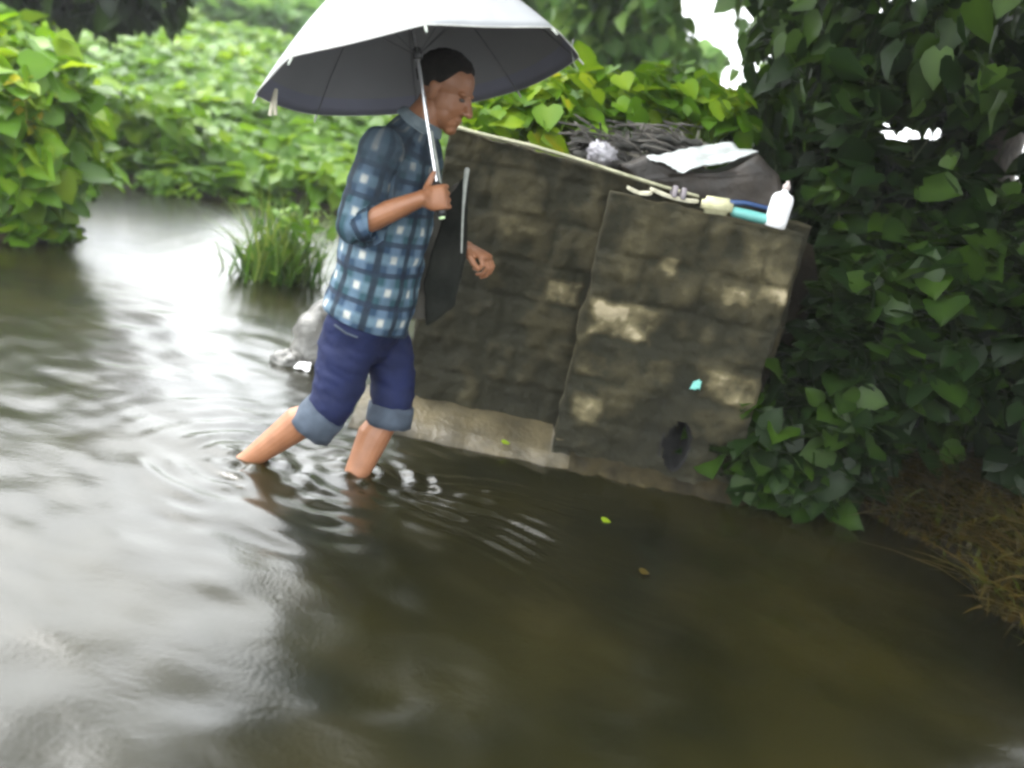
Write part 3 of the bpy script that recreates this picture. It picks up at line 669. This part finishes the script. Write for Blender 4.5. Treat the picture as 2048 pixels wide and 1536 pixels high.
# cream sponge block
c = at(1435, 411, 3.56); bm = bmesh.new(); bmesh.ops.create_cube(bm, size=1)
bmesh.ops.scale(bm, vec=(.118, .07, .066), verts=bm.verts); bmesh.ops.bevel(bm, geom=bm.edges, offset=.016, segments=3, affect='EDGES')
for v in bm.verts: v.co += Vector((.004*nz(v.co.x*40, v.co.z*40), 0, .004*nz(v.co.x*30, v.co.y*30, 5)))
bmesh.ops.rotate(bm, cent=(0, 0, 0), matrix=Matrix.Rotation(-.06, 3, 'Y'), verts=bm.verts)
zc = PT(c.x)+.036
bmesh.ops.translate(bm, vec=(c.x, 3.575, zc), verts=bm.verts)
tag(lbm("sponge", bm, noisy("cream_foam", (.42, .41, .24), (.58, .56, .36), 25, .9, .5, bscale=120)), "cream coloured sponge block between the sandal and the teal brush", "sponge")
# scrubbing brush: teal body with a dark blue back
c0 = at(1468, 424, 3.57); c1 = at(1532, 447, 3.57); zb = PT(c1.x)+.006
br = empty("scrubbing_brush", (c0.x, 3.57, zb), "teal scrubbing brush with a dark blue back next to the white bottle", "brush")
d = Vector((c1.x-c0.x, 0, 0)); bm = bmesh.new()
p0, p1 = Vector((c0.x+.005, 3.575, zb+.022)), Vector((c1.x+.02, 3.575, zb+.018))
ring_tube(bm, [(p0, .028, .020), (p0.lerp(p1, .5), .03, .022), (p1, .028, .020)], 12, (0, 1, 0))
lbm("body", bm, noisy("teal_plastic", (.07, .26, .24), (.13, .36, .33), 12, .35, .1), br)
bm = bmesh.new(); q0, q1 = p0+Vector((-.028, .01, .03)), p1+Vector((-.03, .01, .044))
ring_tube(bm, [(q0, .012, .012), (q0.lerp(q1, .4)+Vector((0, 0, .008)), .012, .009), (q1, .01, .008)], 10, (0, 1, 0))
lbm("handle", bm, noisy("navy_plastic", (.01, .03, .10), (.02, .06, .16), 12, .35, .1), br)
# white bottle
ba = at(1549, 457, 3.565); zb = PT(ba.x)+.002; bx = at(1552, 440, 3.565).x
bt = empty("bottle", (bx, 3.565, zb), "white plastic bottle with a narrow neck standing at the right end of the pier", "bottle")
ax = Vector((.03, 0, 1)); bm = bmesh.new()
lathe(bm, (bx, 3.565, zb), ax, [(.034, 0), (.042, .004), (.043, .03), (.043, .10), (.041, .118), (.033, .130), (.018, .137), (.012, .142), (.012, .152)], 24)
lbm("body", bm, M['whiteplastic'], bt)
bm = bmesh.new(); lathe(bm, Vector((bx, 3.565, zb))+ax*.150, ax, [(.014, 0), (.015, .004), (.0145, .016), (.009, .020), (.006, .030), (.005, .033)], 16)
lbm("cap", bm, noisy("dull_cap", (.30, .24, .22), (.42, .36, .34), 20, .4, .05), bt)
# turquoise scrap caught on the wall
tp = at(1392, 772, PYF-.02)
tag(crumple_sheet("plastic_scrap", [tp+Vector((-.022, 0, -.018)), tp+Vector((.02, .006, -.016)), tp+Vector((.018, .012, .02)), tp+Vector((-.012, .01, .017))], noisy("turquoise_film", (.10, .38, .32), (.16, .46, .40), 20, .3, .1), None, 8, .012, .002, 9), "tiny turquoise plastic scrap caught on the face of the pier", "scrap")

# ------------------------------------------------------------------ rock and litter behind the walker
def rock(c, r, seed, m, name, label, cat):
    bm = bmesh.new(); c = Vector(c); ellipsoid(bm, c, (Vector((1, 0, 0)), Vector((0, 1, 0)), Vector((0, 0, 1))), r, 36, 26)
    for v in bm.verts:
        d = (v.co-c).normalized(); v.co += Vector((d.x*r[0], d.y*r[1], d.z*r[2]))*(.32*nz(d.x*1.6+seed, d.y*1.6, d.z*1.6)+.16*nz(d.x*4, d.y*4+seed, d.z*4))
    return tag(lbm(name, bm, m), label, cat)
rk = gr(600, 735)
M['rock'] = noisy("wet_grey_stone", (.05, .05, .045), (.17, .165, .15), 7, .5, .6, bscale=30, bdist=.02)
rock((rk.x+.02, rk.y+.16, .08), (.13, .10, .22), 3, M['rock'], "rock", "wet grey rock standing in the flood behind the walker's knees", "rock")
rock((rk.x-.07, rk.y+.05, .0), (.10, .07, .055), 6, M['rock'], "rock", "low pale rock lying at the foot of the taller grey rock", "rock")
wl = gr(603, 743)
tag(crumple_sheet("paper_scrap", [wl+Vector((-.04, 0, .008)), wl+Vector((.035, 0, .006)), wl+Vector((.03, .05, .03)), wl+Vector((-.03, .05, .026))], M['whiteplastic'], None, 8, .012, .002, 2), "white paper scrap floating against the low rock", "paper scrap")
for k, (px, py, lb) in enumerate(((1205, 1040, "small green leaf floating on the dark water below the wall"), (1281, 1143, "small brown leaf floating lower down on the dark water"), (1005, 884, "pale leaf lying on the concrete apron"))):
    p = gr(px, py, .006 if k < 2 else .05); r_ = np.random.default_rng(k)
    o = leaves("fallen_leaf", [p], [(0, -.2, 1)], [(1, .3, 0)], [.035], [.9 if k != 1 else .4], M['leaf_bright'] if k != 1 else M['dry']); tag(o, lb, "leaf")

# ------------------------------------------------------------------ the walker
YB = 3.03
phi = math.radians(14)
FW = Vector((math.cos(phi), -math.sin(phi), 0)); LT = Vector((-math.sin(phi), -math.cos(phi), 0))   # facing, near side
def jp(px, py, Y): return at(px, py, Y)
pel, wai, che, upc, nkb = jp(732, 650, YB), jp(757, 545, YB), jp(783, 410, YB), jp(806, 305, YB), jp(838, 250, YB)
shN = upc + LT*.165 + Vector((-.005, 0, .012)); shF = upc - LT*.165 + Vector((.005, 0, .012))
elN = jp(712, 450, YB-.20); wrN = jp(845, 396, YB-.215); haN = jp(878, 392, YB-.2)
elF = jp(838, 470, YB+.22); wrF = jp(934, 496, YB+.15); haF = jp(968, 512, YB+.12)
hipN, hipF = pel+LT*.085, pel-LT*.085
knN = jp(657, 815, 2.90); anN = LEG_N + (LEG_N-knN).normalized()*.05
knF = jp(786, 808, 3.06); waF = LEG_F
anF = waF + (waF-knF).normalized()*.17
person = empty("person", (pel.x, pel.y, GZ), "person in a plaid shirt and rolled navy trousers wading under an umbrella", "person")

# umbrella frame is needed for the grip
UC = Vector((-.482, 2.921, 1.385)); UR = .509
HB = at(878, 397, 2.86); UA = (UC-HB).normalized()

bm = bmesh.new()
side = LT
ring_tube(bm, [(pel-(wai-pel)*.25, .13, .095), (pel, .15, .11), (wai, .125, .09), (che, .150, .108), (upc, .155, .088), (upc.lerp(nkb, .45), .10, .075), (nkb, .056, .058)], 24, side)
hc = jp(890, 183, YB+.02)                     # head
hf = Vector((.93, -.28, -.30)).normalized(); hl = (LT-hf*LT.dot(hf)).normalized(); hu = hl.cross(hf).normalized()
if hu.z < 0: hu = -hu
ring_tube(bm, [(nkb-(hc-nkb)*.2, .062, .064), (nkb.lerp(hc, .45), .053, .055), (hc-hu*.03-hf*.01, .055, .06)], 18, side)
AX = (hf, hl, hu)
def hp(a, b_, c): return hc+hf*a+hl*b_+hu*c
ellipsoid(bm, hp(-.012, 0, .035), AX, (.098, .076, .085))
ellipsoid(bm, hp(.022, 0, -.025), AX, (.072, .066, .082))
ellipsoid(bm, hp(.042, 0, -.074), AX, (.050, .048, .038))        # jaw
ellipsoid(bm, hp(.072, 0, -.096), AX, (.022, .028, .020))        # chin
ring_tube(bm, [(hp(.086, 0, .018), .008, .008), (hp(.101, 0, -.008), .011, .011), (hp(.112, 0, -.026), .014, .013)], 12, tuple(hl))   # nose
ellipsoid(bm, hp(.101, .011, -.029), AX, (.011, .009, .008)); ellipsoid(bm, hp(.101, -.011, -.029), AX, (.011, .009, .008))
ellipsoid(bm, hp(.086, 0, -.057), AX, (.012, .024, .007)); ellipsoid(bm, hp(.084, 0, -.069), AX, (.012, .021, .008))                  # lips
for s_ in (-1, 1):
    ellipsoid(bm, hp(.074, s_*.028, .024), AX, (.014, .024, .009))                    # brow
    ellipsoid(bm, hp(.058, s_*.038, -.034), AX, (.020, .018, .020))                   # cheek
    ellipsoid(bm, hp(.040, s_*.034, -.056), AX, (.036, .026, .040))
    ellipsoid(bm, hp(-.004, s_*.076, -.008), (hf, hl, hu), (.017, .008, .030)); ellipsoid(bm, hp(-.008, s_*.082, .006), (hf, hl, hu), (.016, .006, .018))   # ear
# arms
def arm(sh, el, wr, s=1.0):
    ring_tube(bm, [(sh, .048, .05), (sh.lerp(el, .35), .046, .048), (sh.lerp(el, .8), .040, .040), (el, .040, .040)], 16)
    m1 = el.lerp(wr, .28); ring_tube(bm, [(el, .039, .039), (m1, .044, .041), (el.lerp(wr, .65), .036, .033), (wr, .029, .025)], 16)
arm(shN, elN, wrN); arm(shF, elF, wrF)
ring_tube(bm, [(upc.lerp(shN, .5), .07, .06), (shN, .058, .056)], 14); ring_tube(bm, [(upc.lerp(shF, .5), .07, .06), (shF, .058, .056)], 14)
# near hand: closed round the umbrella grip, back of the hand to the camera
gcx = HB; e1 = (haN-wrN); e1 = (e1-UA*e1.dot(UA)).normalized(); e2 = UA.cross(e1)
if e2.y > 0: e2 = -e2                                  # towards the camera
ring_tube(bm, [(wrN, .027, .025), (wrN.lerp(gcx+e2*.028-e1*.03, .5), .033, .022), (gcx+e2*.026-e1*.03, .040, .019), (gcx+e2*.030+e1*.008, .041, .015)], 16, tuple(UA))
for i in range(4):
    off = UA*(.032-.0212*i); rr_ = .0080-(.0010 if i == 3 else 0); R_ = .0255
    angs = [1.05, .5, 0., -.6, -1.2, -1.8, -2.35, -2.75][: 8-(1 if i in (0, 3) else 0)]
    pts = [gcx+off+(e1*math.cos(a)+e2*math.sin(a))*(R_+(.006 if a > .4 else 0)) for a in angs]
    tube(bm, pts, [rr_*1.15, rr_*1.12, rr_*1.05, rr_*1.06, rr_, rr_*.98, rr_*.92, rr_*.82][:len(pts)], 10)
tube(bm, [wrN.lerp(gcx, .35)+UA*.014+e2*.012, gcx-e1*.036+UA*.034+e2*.012, gcx-e1*.024+UA*.052+e2*.008, gcx-e1*.014+UA*.068+e2*.010, gcx-e1*.006+UA*.080+e2*.014], [.016, .0135, .0115, .0105, .008], 10)
# far hand: loosely curled, fingers hanging
d1 = (haF-wrF).normalized(); dn = Vector((0, 0, -1)); dn = (dn-d1*dn.dot(d1)).normalized(); ds = d1.cross(dn).normalized()
kn = wrF+d1*.085
ring_tube(bm, [(wrF, .027, .022), (wrF+d1*.03, .034, .020), (wrF+d1*.06, .040, .018), (kn, .041, .014)], 16, tuple(ds))
for i in range(4):
    o_ = ds*(.032-.0212*i); L_ = (.040, .046, .043, .034)[i]; c_ = (.95, 1.0, 1.1, 1.25)[i]
    pts = [kn+o_-d1*.008]; a = .25
    for sgm, tn in ((L_, c_*.55), (L_*.65, c_*.95), (L_*.52, c_*.7)):
        a += tn; pts.append(pts[-1]+(d1*math.cos(a)+dn*math.sin(a))*sgm)
    tube(bm, [pts[0], pts[0].lerp(pts[1], .5), pts[1], pts[1].lerp(pts[2], .5), pts[2], pts[3]], [.0094, .0088, .0086, .0082, .0080, .0068], 10)
sg = 1 if ds.y < 0 else -1
tube(bm, [wrF+d1*.022+ds*sg*.026, wrF+d1*.045+ds*sg*.044+dn*.014, wrF+d1*.068+ds*sg*.044+dn*.030, wrF+d1*.086+ds*sg*.036+dn*.042], [.015, .0128, .0112, .0085], 10)
# legs
def leg(hip, kn_, an, fdir, r=1.0):
    ring_tube(bm, [(hip, .070, .074), (hip.lerp(kn_, .4), .058, .062), (hip.lerp(kn_, .85), .050, .052), (kn_, .053, .055)], 18)
    c1 = kn_.lerp(an, .3); bk = (an-kn_).normalized().cross(Vector((0, 1, 0))); bk = -bk if bk.x > 0 else bk
    ring_tube(bm, [(kn_, .052, .053), (kn_.lerp(an, .12), .049, .05), (c1+bk*.012, .052, .060), (kn_.lerp(an, .55)+bk*.006, .044, .049), (kn_.lerp(an, .85), .032, .037), (an, .030, .035)], 18)
    t = fdir.normalized(); ring_tube(bm, [(an-t*.035-Vector((0, 0, .035)), .032, .030), (an+t*.03-Vector((0, 0, .03)), .036, .034), (an+t*.10-Vector((0, 0, .048)), .042, .024), (an+t*.155-Vector((0, 0, .056)), .040, .014)], 14, (0, 1, 0))
leg(hipN, knN, anN, Vector((.5, -.1, -.75))); leg(hipF, knF, anF, Vector((.98, -.15, -.05)))
me = remesh(bm, .0035, 2)
link("body", me, M['skin'], person)

# hair: cap over crown and back of the skull
bm = bmesh.new(); NH = 64; rows = []
for k in range(NH):
    p = 2*math.pi*k/NH; cb = .5+.5*math.cos(p)            # cb: 1 at the brow, 0 at the nape
    tmax = math.radians(118-64*float(sst(.42, .93, cb))-6*math.sin(9*p)*.4) if cb < .42 or cb > .62 else math.radians(118-64*float(sst(.42, .93, cb)))
    row = []
    for i in range(1, 23):
        th = tmax*i/22; g = 1 if i < 20 else (.985, .965, .94)[i-20]; q = hf*math.sin(th)*math.cos(p)*.104+hl*math.sin(th)*math.sin(p)*.0835+hu*math.cos(th)*.094
        u = q.normalized(); row.append(bm.verts.new(hp(-.016, 0, .036)+q*g+u*(.0045*nz(u.x*9, u.y*9, u.z*9)+.002*nz(u.x*25, u.y*25, u.z*25))))
    rows.append(row)
pole = bm.verts.new(hp(-.016, 0, .036)+hu*.094)
for k in range(NH):
    a, b_ = rows[k], rows[(k+1) % NH]; bm.faces.new((pole, a[0], b_[0]))
    for i in range(21): bm.faces.new((a[i], a[i+1], b_[i+1], b_[i]))
lbm("hair", bm, M['hair'], person)
for s_ in (-1, 1):
    bm = bmesh.new(); ellipsoid(bm, hp(.079, s_*.030, .006), AX, (.0105, .0115, .0065), 12, 8); lbm("eye", bm, mat("eye", (.05, .04, .035), .2), person)

# trousers
def plane_cut(me, cuts):
    """open the cloth at its ends: drop everything beyond each cut plane (point, outward normal, reach)"""
    bm = bmesh.new(); bm.from_mesh(me)
    for p, n, r in cuts:
        geom = [v for v in bm.verts if (v.co-p).length < r]; vs = set(geom)
        ed = [e for e in bm.edges if e.verts[0] in vs and e.verts[1] in vs]; fc = [f for f in bm.faces if all(v in vs for v in f.verts)]
        bmesh.ops.bisect_plane(bm, geom=geom+ed+fc, plane_co=p, plane_no=n)
        bmesh.ops.delete(bm, geom=[v for v in bm.verts if (v.co-p).length < r and (v.co-p).dot(n) > 1e-5], context='VERTS')
    bm.to_mesh(me); bm.free(); me.update(); return me
bm = bmesh.new()
cN0, cN1 = jp(648, 824, 2.895), jp(620, 858, 2.89); cF0, cF1 = jp(783, 808, 3.055), jp(776, 848, 3.045)
ring_tube(bm, [(wai.lerp(pel, .35), .158, .122), (pel.lerp(wai, .25), .165, .128), (pel-(wai-pel)*.18, .155, .118)], 28, side)
n1 = jp(697, 690, 2.95); n2 = jp(679, 765, 2.92)
ring_tube(bm, [(hipN, .092, .110), (n1, .092, .103), (n2, .084, .090), (knN+Vector((.005, 0, .01)), .074, .080), (cN0, .070, .074), (cN1+(cN1-cN0)*.6, .068, .071)], 22, side)
f1 = jp(775, 700, 3.09); f2 = jp(786, 760, 3.075)
ring_tube(bm, [(hipF, .092, .106), (f1, .086, .092), (f2, .078, .083), (cF0, .072, .077), (cF1+(cF1-cF0)*.6, .070, .074)], 22, side)
me = remesh(bm, .007, 5)
for v in me.vertices:
    c = v.co; v.co += v.normal*(.009*nz(c.x*7+c.z*12, c.y*9, c.z*19)+.0045*nz(c.x*22+c.z*20, c.y*26, c.z*44))
plane_cut(me, [(cN1, (cN1-cN0).normalized(), .13), (cF1, (cF1-cF0).normalized(), .13)])
tro = link("trousers", me, M['navy'], person); md = tro.modifiers.new("thick", 'SOLIDIFY'); md.thickness = .003; md.offset = -1
def cuff(c0, c1, ra, rb):
    bm = bmesh.new(); ax = (c1-c0).normalized()
    prof = [(c0+ax*.000, .000), (c0-ax*.002, .005), (c0.lerp(c1, .3), .007), (c0.lerp(c1, .7), .008), (c1+ax*.004, .006), (c1+ax*.005, .001), (c1-ax*.006, -.003)]
    rg = ring_tube(bm, [(p, ra+o, rb+o) for p, o in prof], 36, side, cap=False)
    for k, r_ in enumerate(rg):
        for v in r_: v.co += Vector((nz(v.co.x*40, v.co.z*40, k), nz(v.co.y*40, v.co.z*40, k+5), nz(v.co.x*30, v.co.y*30)))*.007
    lbm("cuff", bm, M['denim'], tro)
    return
cuff(jp(652, 822, 2.895), cN1, .072, .075); cuff(jp(783, 810, 3.055), cF1, .073, .078)

bm = bmesh.new(); pk = [jp(668, 652, 2.842), jp(690, 668, 2.836), jp(712, 676, 2.838)]
dpk = [p+(Vector((0, .012, 0))) for p in pk]; tube(bm, dpk, [.004, .0045, .004], 6); lbm("pocket", bm, M['denim'], tro)
# shirt
bm = bmesh.new()
hem0 = jp(733, 632, YB); hemx = hem0+(hem0-wai).normalized()*.10
tors = [(hemx, .185, .150), (hem0, .186, .152), (pel.lerp(wai, .5), .180, .148), (wai, .170, .142), (wai.lerp(che, .5), .172, .142), (che, .178, .142), (upc, .172, .118), (upc.lerp(nkb, .5), .105, .088), (nkb+(nkb-upc)*.02, .066, .068)]
ring_tube(bm, tors, 30, side)
ring_tube(bm, [(upc.lerp(shN, .3), .09, .08), (shN, .072, .070), (shN.lerp(elN, .12), .066, .066)], 20)
ring_tube(bm, [(upc.lerp(shF, .3), .09, .08), (shF, .072, .070), (shF.lerp(elF, .12), .066, .066)], 20)
def cloth(bm):
    me = remesh(bm, .0075, 5)
    for v in me.vertices:
        c = v.co; v.co += v.normal*(.010*nz(c.x*9+c.z*7, c.y*8, c.z*13)+.006*nz(c.x*20+c.z*14, c.y*22, c.z*24))
    return me
hn = (hem0-wai).normalized(); un = (nkb-upc).normalized()
me = plane_cut(cloth(bm), [(hem0+hn*.012, (hn-FW*.10+LT*.06).normalized(), .30), (nkb+un*.006, un, .08)])
cuN = elN.lerp(wrN, .20); cuF = elF.lerp(wrF, .2)
def sleeve(sh, el, cu):
    bm = bmesh.new(); d = (cu-el).normalized()
    ring_tube(bm, [(sh, .070, .069), (sh.lerp(el, .5), .066, .068), (sh.lerp(el, .9), .062, .064), (el, .058, .058)], 22); up_ = cloth(bm)
    bm = bmesh.new(); ring_tube(bm, [(el-d*.005, .057, .057), (el.lerp(cu, .6), .059, .061), (cu+d*.06, .058, .060)], 22)
    return [up_, plane_cut(cloth(bm), [(cu+d*.012, (d-Vector((0, 0, .35))).normalized(), .16)])]
bj = bmesh.new()
for m_ in [me]+sleeve(shN, elN, cuN)+sleeve(shF, elF, cuF): bj.from_mesh(m_)
me = bpy.data.meshes.new("shirt"); bj.to_mesh(me); bj.free()
# cloth coordinates
spine = [hemx, hem0, wai, che, upc, nkb]; cum = [0]
for a, b_ in zip(spine, spine[1:]): cum.append(cum[-1]+(b_-a).length)
def seg_near(p, chain):
    best = None; acc = 0
    for a, b_ in zip(chain, chain[1:]):
        d = b_-a; t = max(0, min(1, (p-a).dot(d)/d.length_squared)); q = a+d*t; r_ = (p-q).length
        if best is None or r_ < best[0]: best = (r_, acc+d.length*t, q, d.normalized())
        acc += d.length
    return best
ar = []; al = []
for v in me.vertices:
    s0 = seg_near(v.co, spine); sN = seg_near(v.co, [shN, elN, cuN]); sF = seg_near(v.co, [shF, elF, cuF])
    k = min((s0[0]-.155, 0), (sN[0]-.068, 1), (sF[0]-.066, 2)); s_ = (s0, sN, sF)[k[1]]; r0 = (.16, .066, .064)[k[1]]
    ref = side if k[1] == 0 else Vector((0, -1, 0)); u = (ref-s_[3]*ref.dot(s_[3])).normalized(); w = s_[3].cross(u); q = v.co-s_[2]
    ar.append(math.atan2(q.dot(w), q.dot(u))*r0); al.append(s_[1] if not k[1] else .66-s_[1])
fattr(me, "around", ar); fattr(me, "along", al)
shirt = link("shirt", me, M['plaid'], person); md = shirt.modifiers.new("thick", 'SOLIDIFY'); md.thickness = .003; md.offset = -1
# collar
bm = bmesh.new()
rg = ring_tube(bm, [(nkb-un*.012, .072, .074), (nkb+un*.012, .068, .069), (nkb+un*.028, .066, .066), (nkb+un*.024, .072, .074), (nkb-un*.002, .082, .086)], 30, side, cap=False)
co = lbm("collar", bm, M['plaid'], shirt); fattr(co.data, "around", [0.02+.02*k for k in range(len(co.data.vertices))]); fattr(co.data, "along", [.03]*len(co.data.vertices))

# bag under the far arm
def soft_prism(name, pts, Y0, Y1, m, parent, seed=1):
    """a flat cloth shape with soft edges and folds"""
    bm = bmesh.new(); a = [bm.verts.new(at(px, py, Y0)) for px, py in pts]; dd = Vector((0, Y1-Y0, 0)); b_ = [bm.verts.new(v.co+dd) for v in a]; n = len(a)
    for k in range(n): bm.faces.new((a[k], a[(k+1) % n], b_[(k+1) % n], b_[k]))
    bm.faces.new(a[::-1]); bm.faces.new(b_); bmesh.ops.triangulate(bm, faces=bm.faces)
    me = remesh(bm, .0055, 10)
    for v in me.vertices:
        c = v.co; v.co += v.normal*(.007*nz(c.x*18+seed, c.z*9, seed)+.003*nz(c.x*50, c.z*30, seed))+Vector((0, .018*nz(c.x*7+c.z*3, c.z*5, seed+3), 0))
    return link(name, me, m, parent)
bg = at(890, 520, 3.13)
bag = empty("bag", tuple(bg), "dark flat cloth bag with a pale upright edge tucked under the walker's far arm", "bag")
soft_prism("body", [(845, 410), (884, 425), (903, 372), (925, 362), (927, 440), (925, 505), (903, 600), (862, 640), (822, 640), (815, 560)], 3.10, 3.14, M['bag'], bag, 2)
soft_prism("flap", [(895, 396), (922, 358), (938, 362), (934, 440), (931, 512), (908, 612), (852, 654), (846, 566), (880, 450)], 3.075, 3.10, M['bagdark'], bag, 5)
bm = bmesh.new(); tube(bm, [at(934, 340, 3.072), at(931, 362, 3.070), at(926, 420, 3.068), at(924, 470, 3.068), at(923, 505, 3.068)], [.009, .008, .0045, .004, .003], 8)
lbm("edge_trim", bm, M['palecloth'], bag)

# ------------------------------------------------------------------ umbrella
M['rib'] = noisy('dull_grey_steel', (.07, .07, .072), (.10, .10, .10), 30, .5, 0)
umb = empty("umbrella", tuple(HB), "umbrella with a silver grey top and dark violet underside held over the walker", "umbrella")
ua = UA.cross(Vector((0, 1, 0))).normalized(); ub = UA.cross(ua); UH = .37; PH = math.radians(12)
def cpt(t, s, off=0.):
    """t: angle, s: 0 apex .. 1 rim"""
    k = (t-PH) % (math.pi/4)/(math.pi/4); sag = math.sin(math.pi*k)
    r_ = UR*s*(1-.055*sag*s**2); h = UH*(1-s**1.5)-.010*sag*s*(1-.4*s)
    return UC+(ua*math.cos(t)+ub*math.sin(t))*(r_+off*.4)+UA*(h+off)
NT, NS = 96, 22
def canopy_layer(off, bm, s1=1.0):
    apex = bm.verts.new(UC+UA*(UH+off)); rows = []
    for j in range(1, NS+1):
        rows.append([bm.verts.new(cpt(2*math.pi*i/NT+PH, s1*j/NS, off)) for i in range(NT)])
    return apex, rows
bm = bmesh.new(); aO, rO = canopy_layer(.0018, bm); aI, rI = canopy_layer(-.0018, bm)
for i in range(NT):
    k = (i+1) % NT
    f_ = bm.faces.new((aO, rO[0][i], rO[0][k])); f_.material_index = 0
    f_ = bm.faces.new((aI, rI[0][k], rI[0][i])); f_.material_index = 1
    for j in range(NS-1):
        bm.faces.new((rO[j][i], rO[j+1][i], rO[j+1][k], rO[j][k])).material_index = 0
        bm.faces.new((rI[j][k], rI[j+1][k], rI[j+1][i], rI[j][i])).material_index = 2 if j >= NS-3 else 1
    bm.faces.new((rO[-1][i], rI[-1][i], rI[-1][k], rO[-1][k])).material_index = 0
cvo = noisy("silver_cloth", (.20, .21, .22), (.27, .28, .29), 4, .42, .25, bscale=9, bdist=.02)
cvi = noisy("dark_violet_lining", (.13, .13, .135), (.15, .15, .155), 5, .7, .1)
cvh = noisy("blue_lining_border", (.11, .11, .14), (.13, .13, .165), 9, .7, .1)
for mm, cc, ff in ((cvo, (.30, .31, .33), .2), (cvi, (.24, .24, .235), .2), (cvh, (.24, .245, .30), .24)):    # thin cloth lets some light through
    N, L, b = nodes(mm); tr = N.new("ShaderNodeBsdfTranslucent"); tr.inputs[0].default_value = (*cc, 1); mx = N.new("ShaderNodeMixShader"); mx.inputs[0].default_value = ff
    L.new(b.outputs[0], mx.inputs[1]); L.new(tr.outputs[0], mx.inputs[2]); L.new(mx.outputs[0], N["Material Output"].inputs["Surface"])
lbm("canopy", bm, [cvo, cvi, cvh], umb)
bm = bmesh.new(); rim = [cpt(2*math.pi*i/NT+PH, 1.0, 0) for i in range(NT)]
for i in range(NT): tube(bm, [rim[i], rim[(i+1) % NT]], .0022, 5, False)
lbm("hem", bm, noisy("pale_hem", (.42, .42, .40), (.55, .55, .52), 20, .7, 0), umb)
bm = bmesh.new(); top = UC+UA*(UH+.045); tube(bm, [HB+UA*.03, UC, top], [.0065, .0065, .004], 12); lbm("shaft", bm, M['metal'], umb)
bm = bmesh.new(); s0 = HB+UA*.02+(Rv*.016); tube(bm, [HB+UA*.05+Rv*.012, HB+UA*.13+Rv*.011, HB+UA*.21+Rv*.009], [.003, .0035, .003], 8); lbm("release_spring", bm, M['palecloth'], umb)
bm = bmesh.new(); lathe(bm, HB-UA*.058, UA, [(.010, 0), (.015, .003), (.0165, .02), (.0155, .05), (.0165, .085), (.013, .105), (.008, .112)], 20); lbm("handle", bm, M['blackplastic'], umb)
bm = bmesh.new(); lathe(bm, HB-UA*.066, UA, [(.006, 0), (.0105, .002), (.0105, .008)], 16); lbm("end_cap", bm, mat("pale_green_button", (.55, .75, .4), .3), umb)
bm = bmesh.new(); lathe(bm, UC+UA*.05, UA, [(.012, 0), (.016, .004), (.016, .03), (.012, .036)], 16); lbm("runner", bm, M['blackplastic'], umb)
for k in range(8):
    t = PH+k*math.pi/4; bm = bmesh.new()
    tube(bm, [cpt(t, s, -.006) for s in (.03, .2, .4, .6, .8, 1.0)]+[cpt(t, 1.025, -.006)], .0022, 6); rb_ = lbm("rib", bm, M['rib'], umb)
    bm = bmesh.new(); tube(bm, [UC+UA*.07+(ua*math.cos(t)+ub*math.sin(t))*.014, cpt(t, .5, -.008)], .002, 6); lbm("strut", bm, M['rib'], rb_)
    bm = bmesh.new(); tube(bm, [cpt(t, 1.0, -.004), cpt(t, 1.03, -.006)], [.004, .003], 8); lbm("tip", bm, M['palecloth'], rb_)
st = at(552, 178, 2.90); sb = [at(540, 231, 2.90), at(551, 230, 2.90)]
for q in sb:
    bm = bmesh.new(); ring_tube(bm, [(st, .006, .0012), (st.lerp(q, .5)+Vector((-.002, 0, 0)), .006, .0012), (q, .006, .0012)], 8, tuple(Rv)); lbm("tie_strap", bm, noisy("cream_webbing", (.5, .47, .36), (.6, .57, .45), 20, .7, 0), umb)
bm = bmesh.new(); tube(bm, [at(1146, 80, 2.93), at(1143, 100, 2.93), at(1147, 125, 2.93), at(1155, 138, 2.93)], .0016, 6); lbm("loose_thread", bm, M['palecloth'], umb)

# ------------------------------------------------------------------ rain mist
hz = bmesh.new(); bmesh.ops.create_cube(hz, size=1)
bmesh.ops.scale(hz, vec=(90, 70, 14), verts=hz.verts); bmesh.ops.translate(hz, vec=(0, 22, 5.5), verts=hz.verts)
hm = bpy.data.materials.new("rain_mist"); hm.use_nodes = True; hn_ = hm.node_tree; hn_.nodes.clear()
pv = hn_.nodes.new("ShaderNodeVolumePrincipled"); pv.inputs["Color"].default_value = (.93, .96, .97, 1); pv.inputs["Density"].default_value = .0013
ho = hn_.nodes.new("ShaderNodeOutputMaterial"); hn_.links.new(pv.outputs[0], ho.inputs["Volume"])
hob = lbm("haze", hz, hm, None, False); hob["kind"] = "stuff"
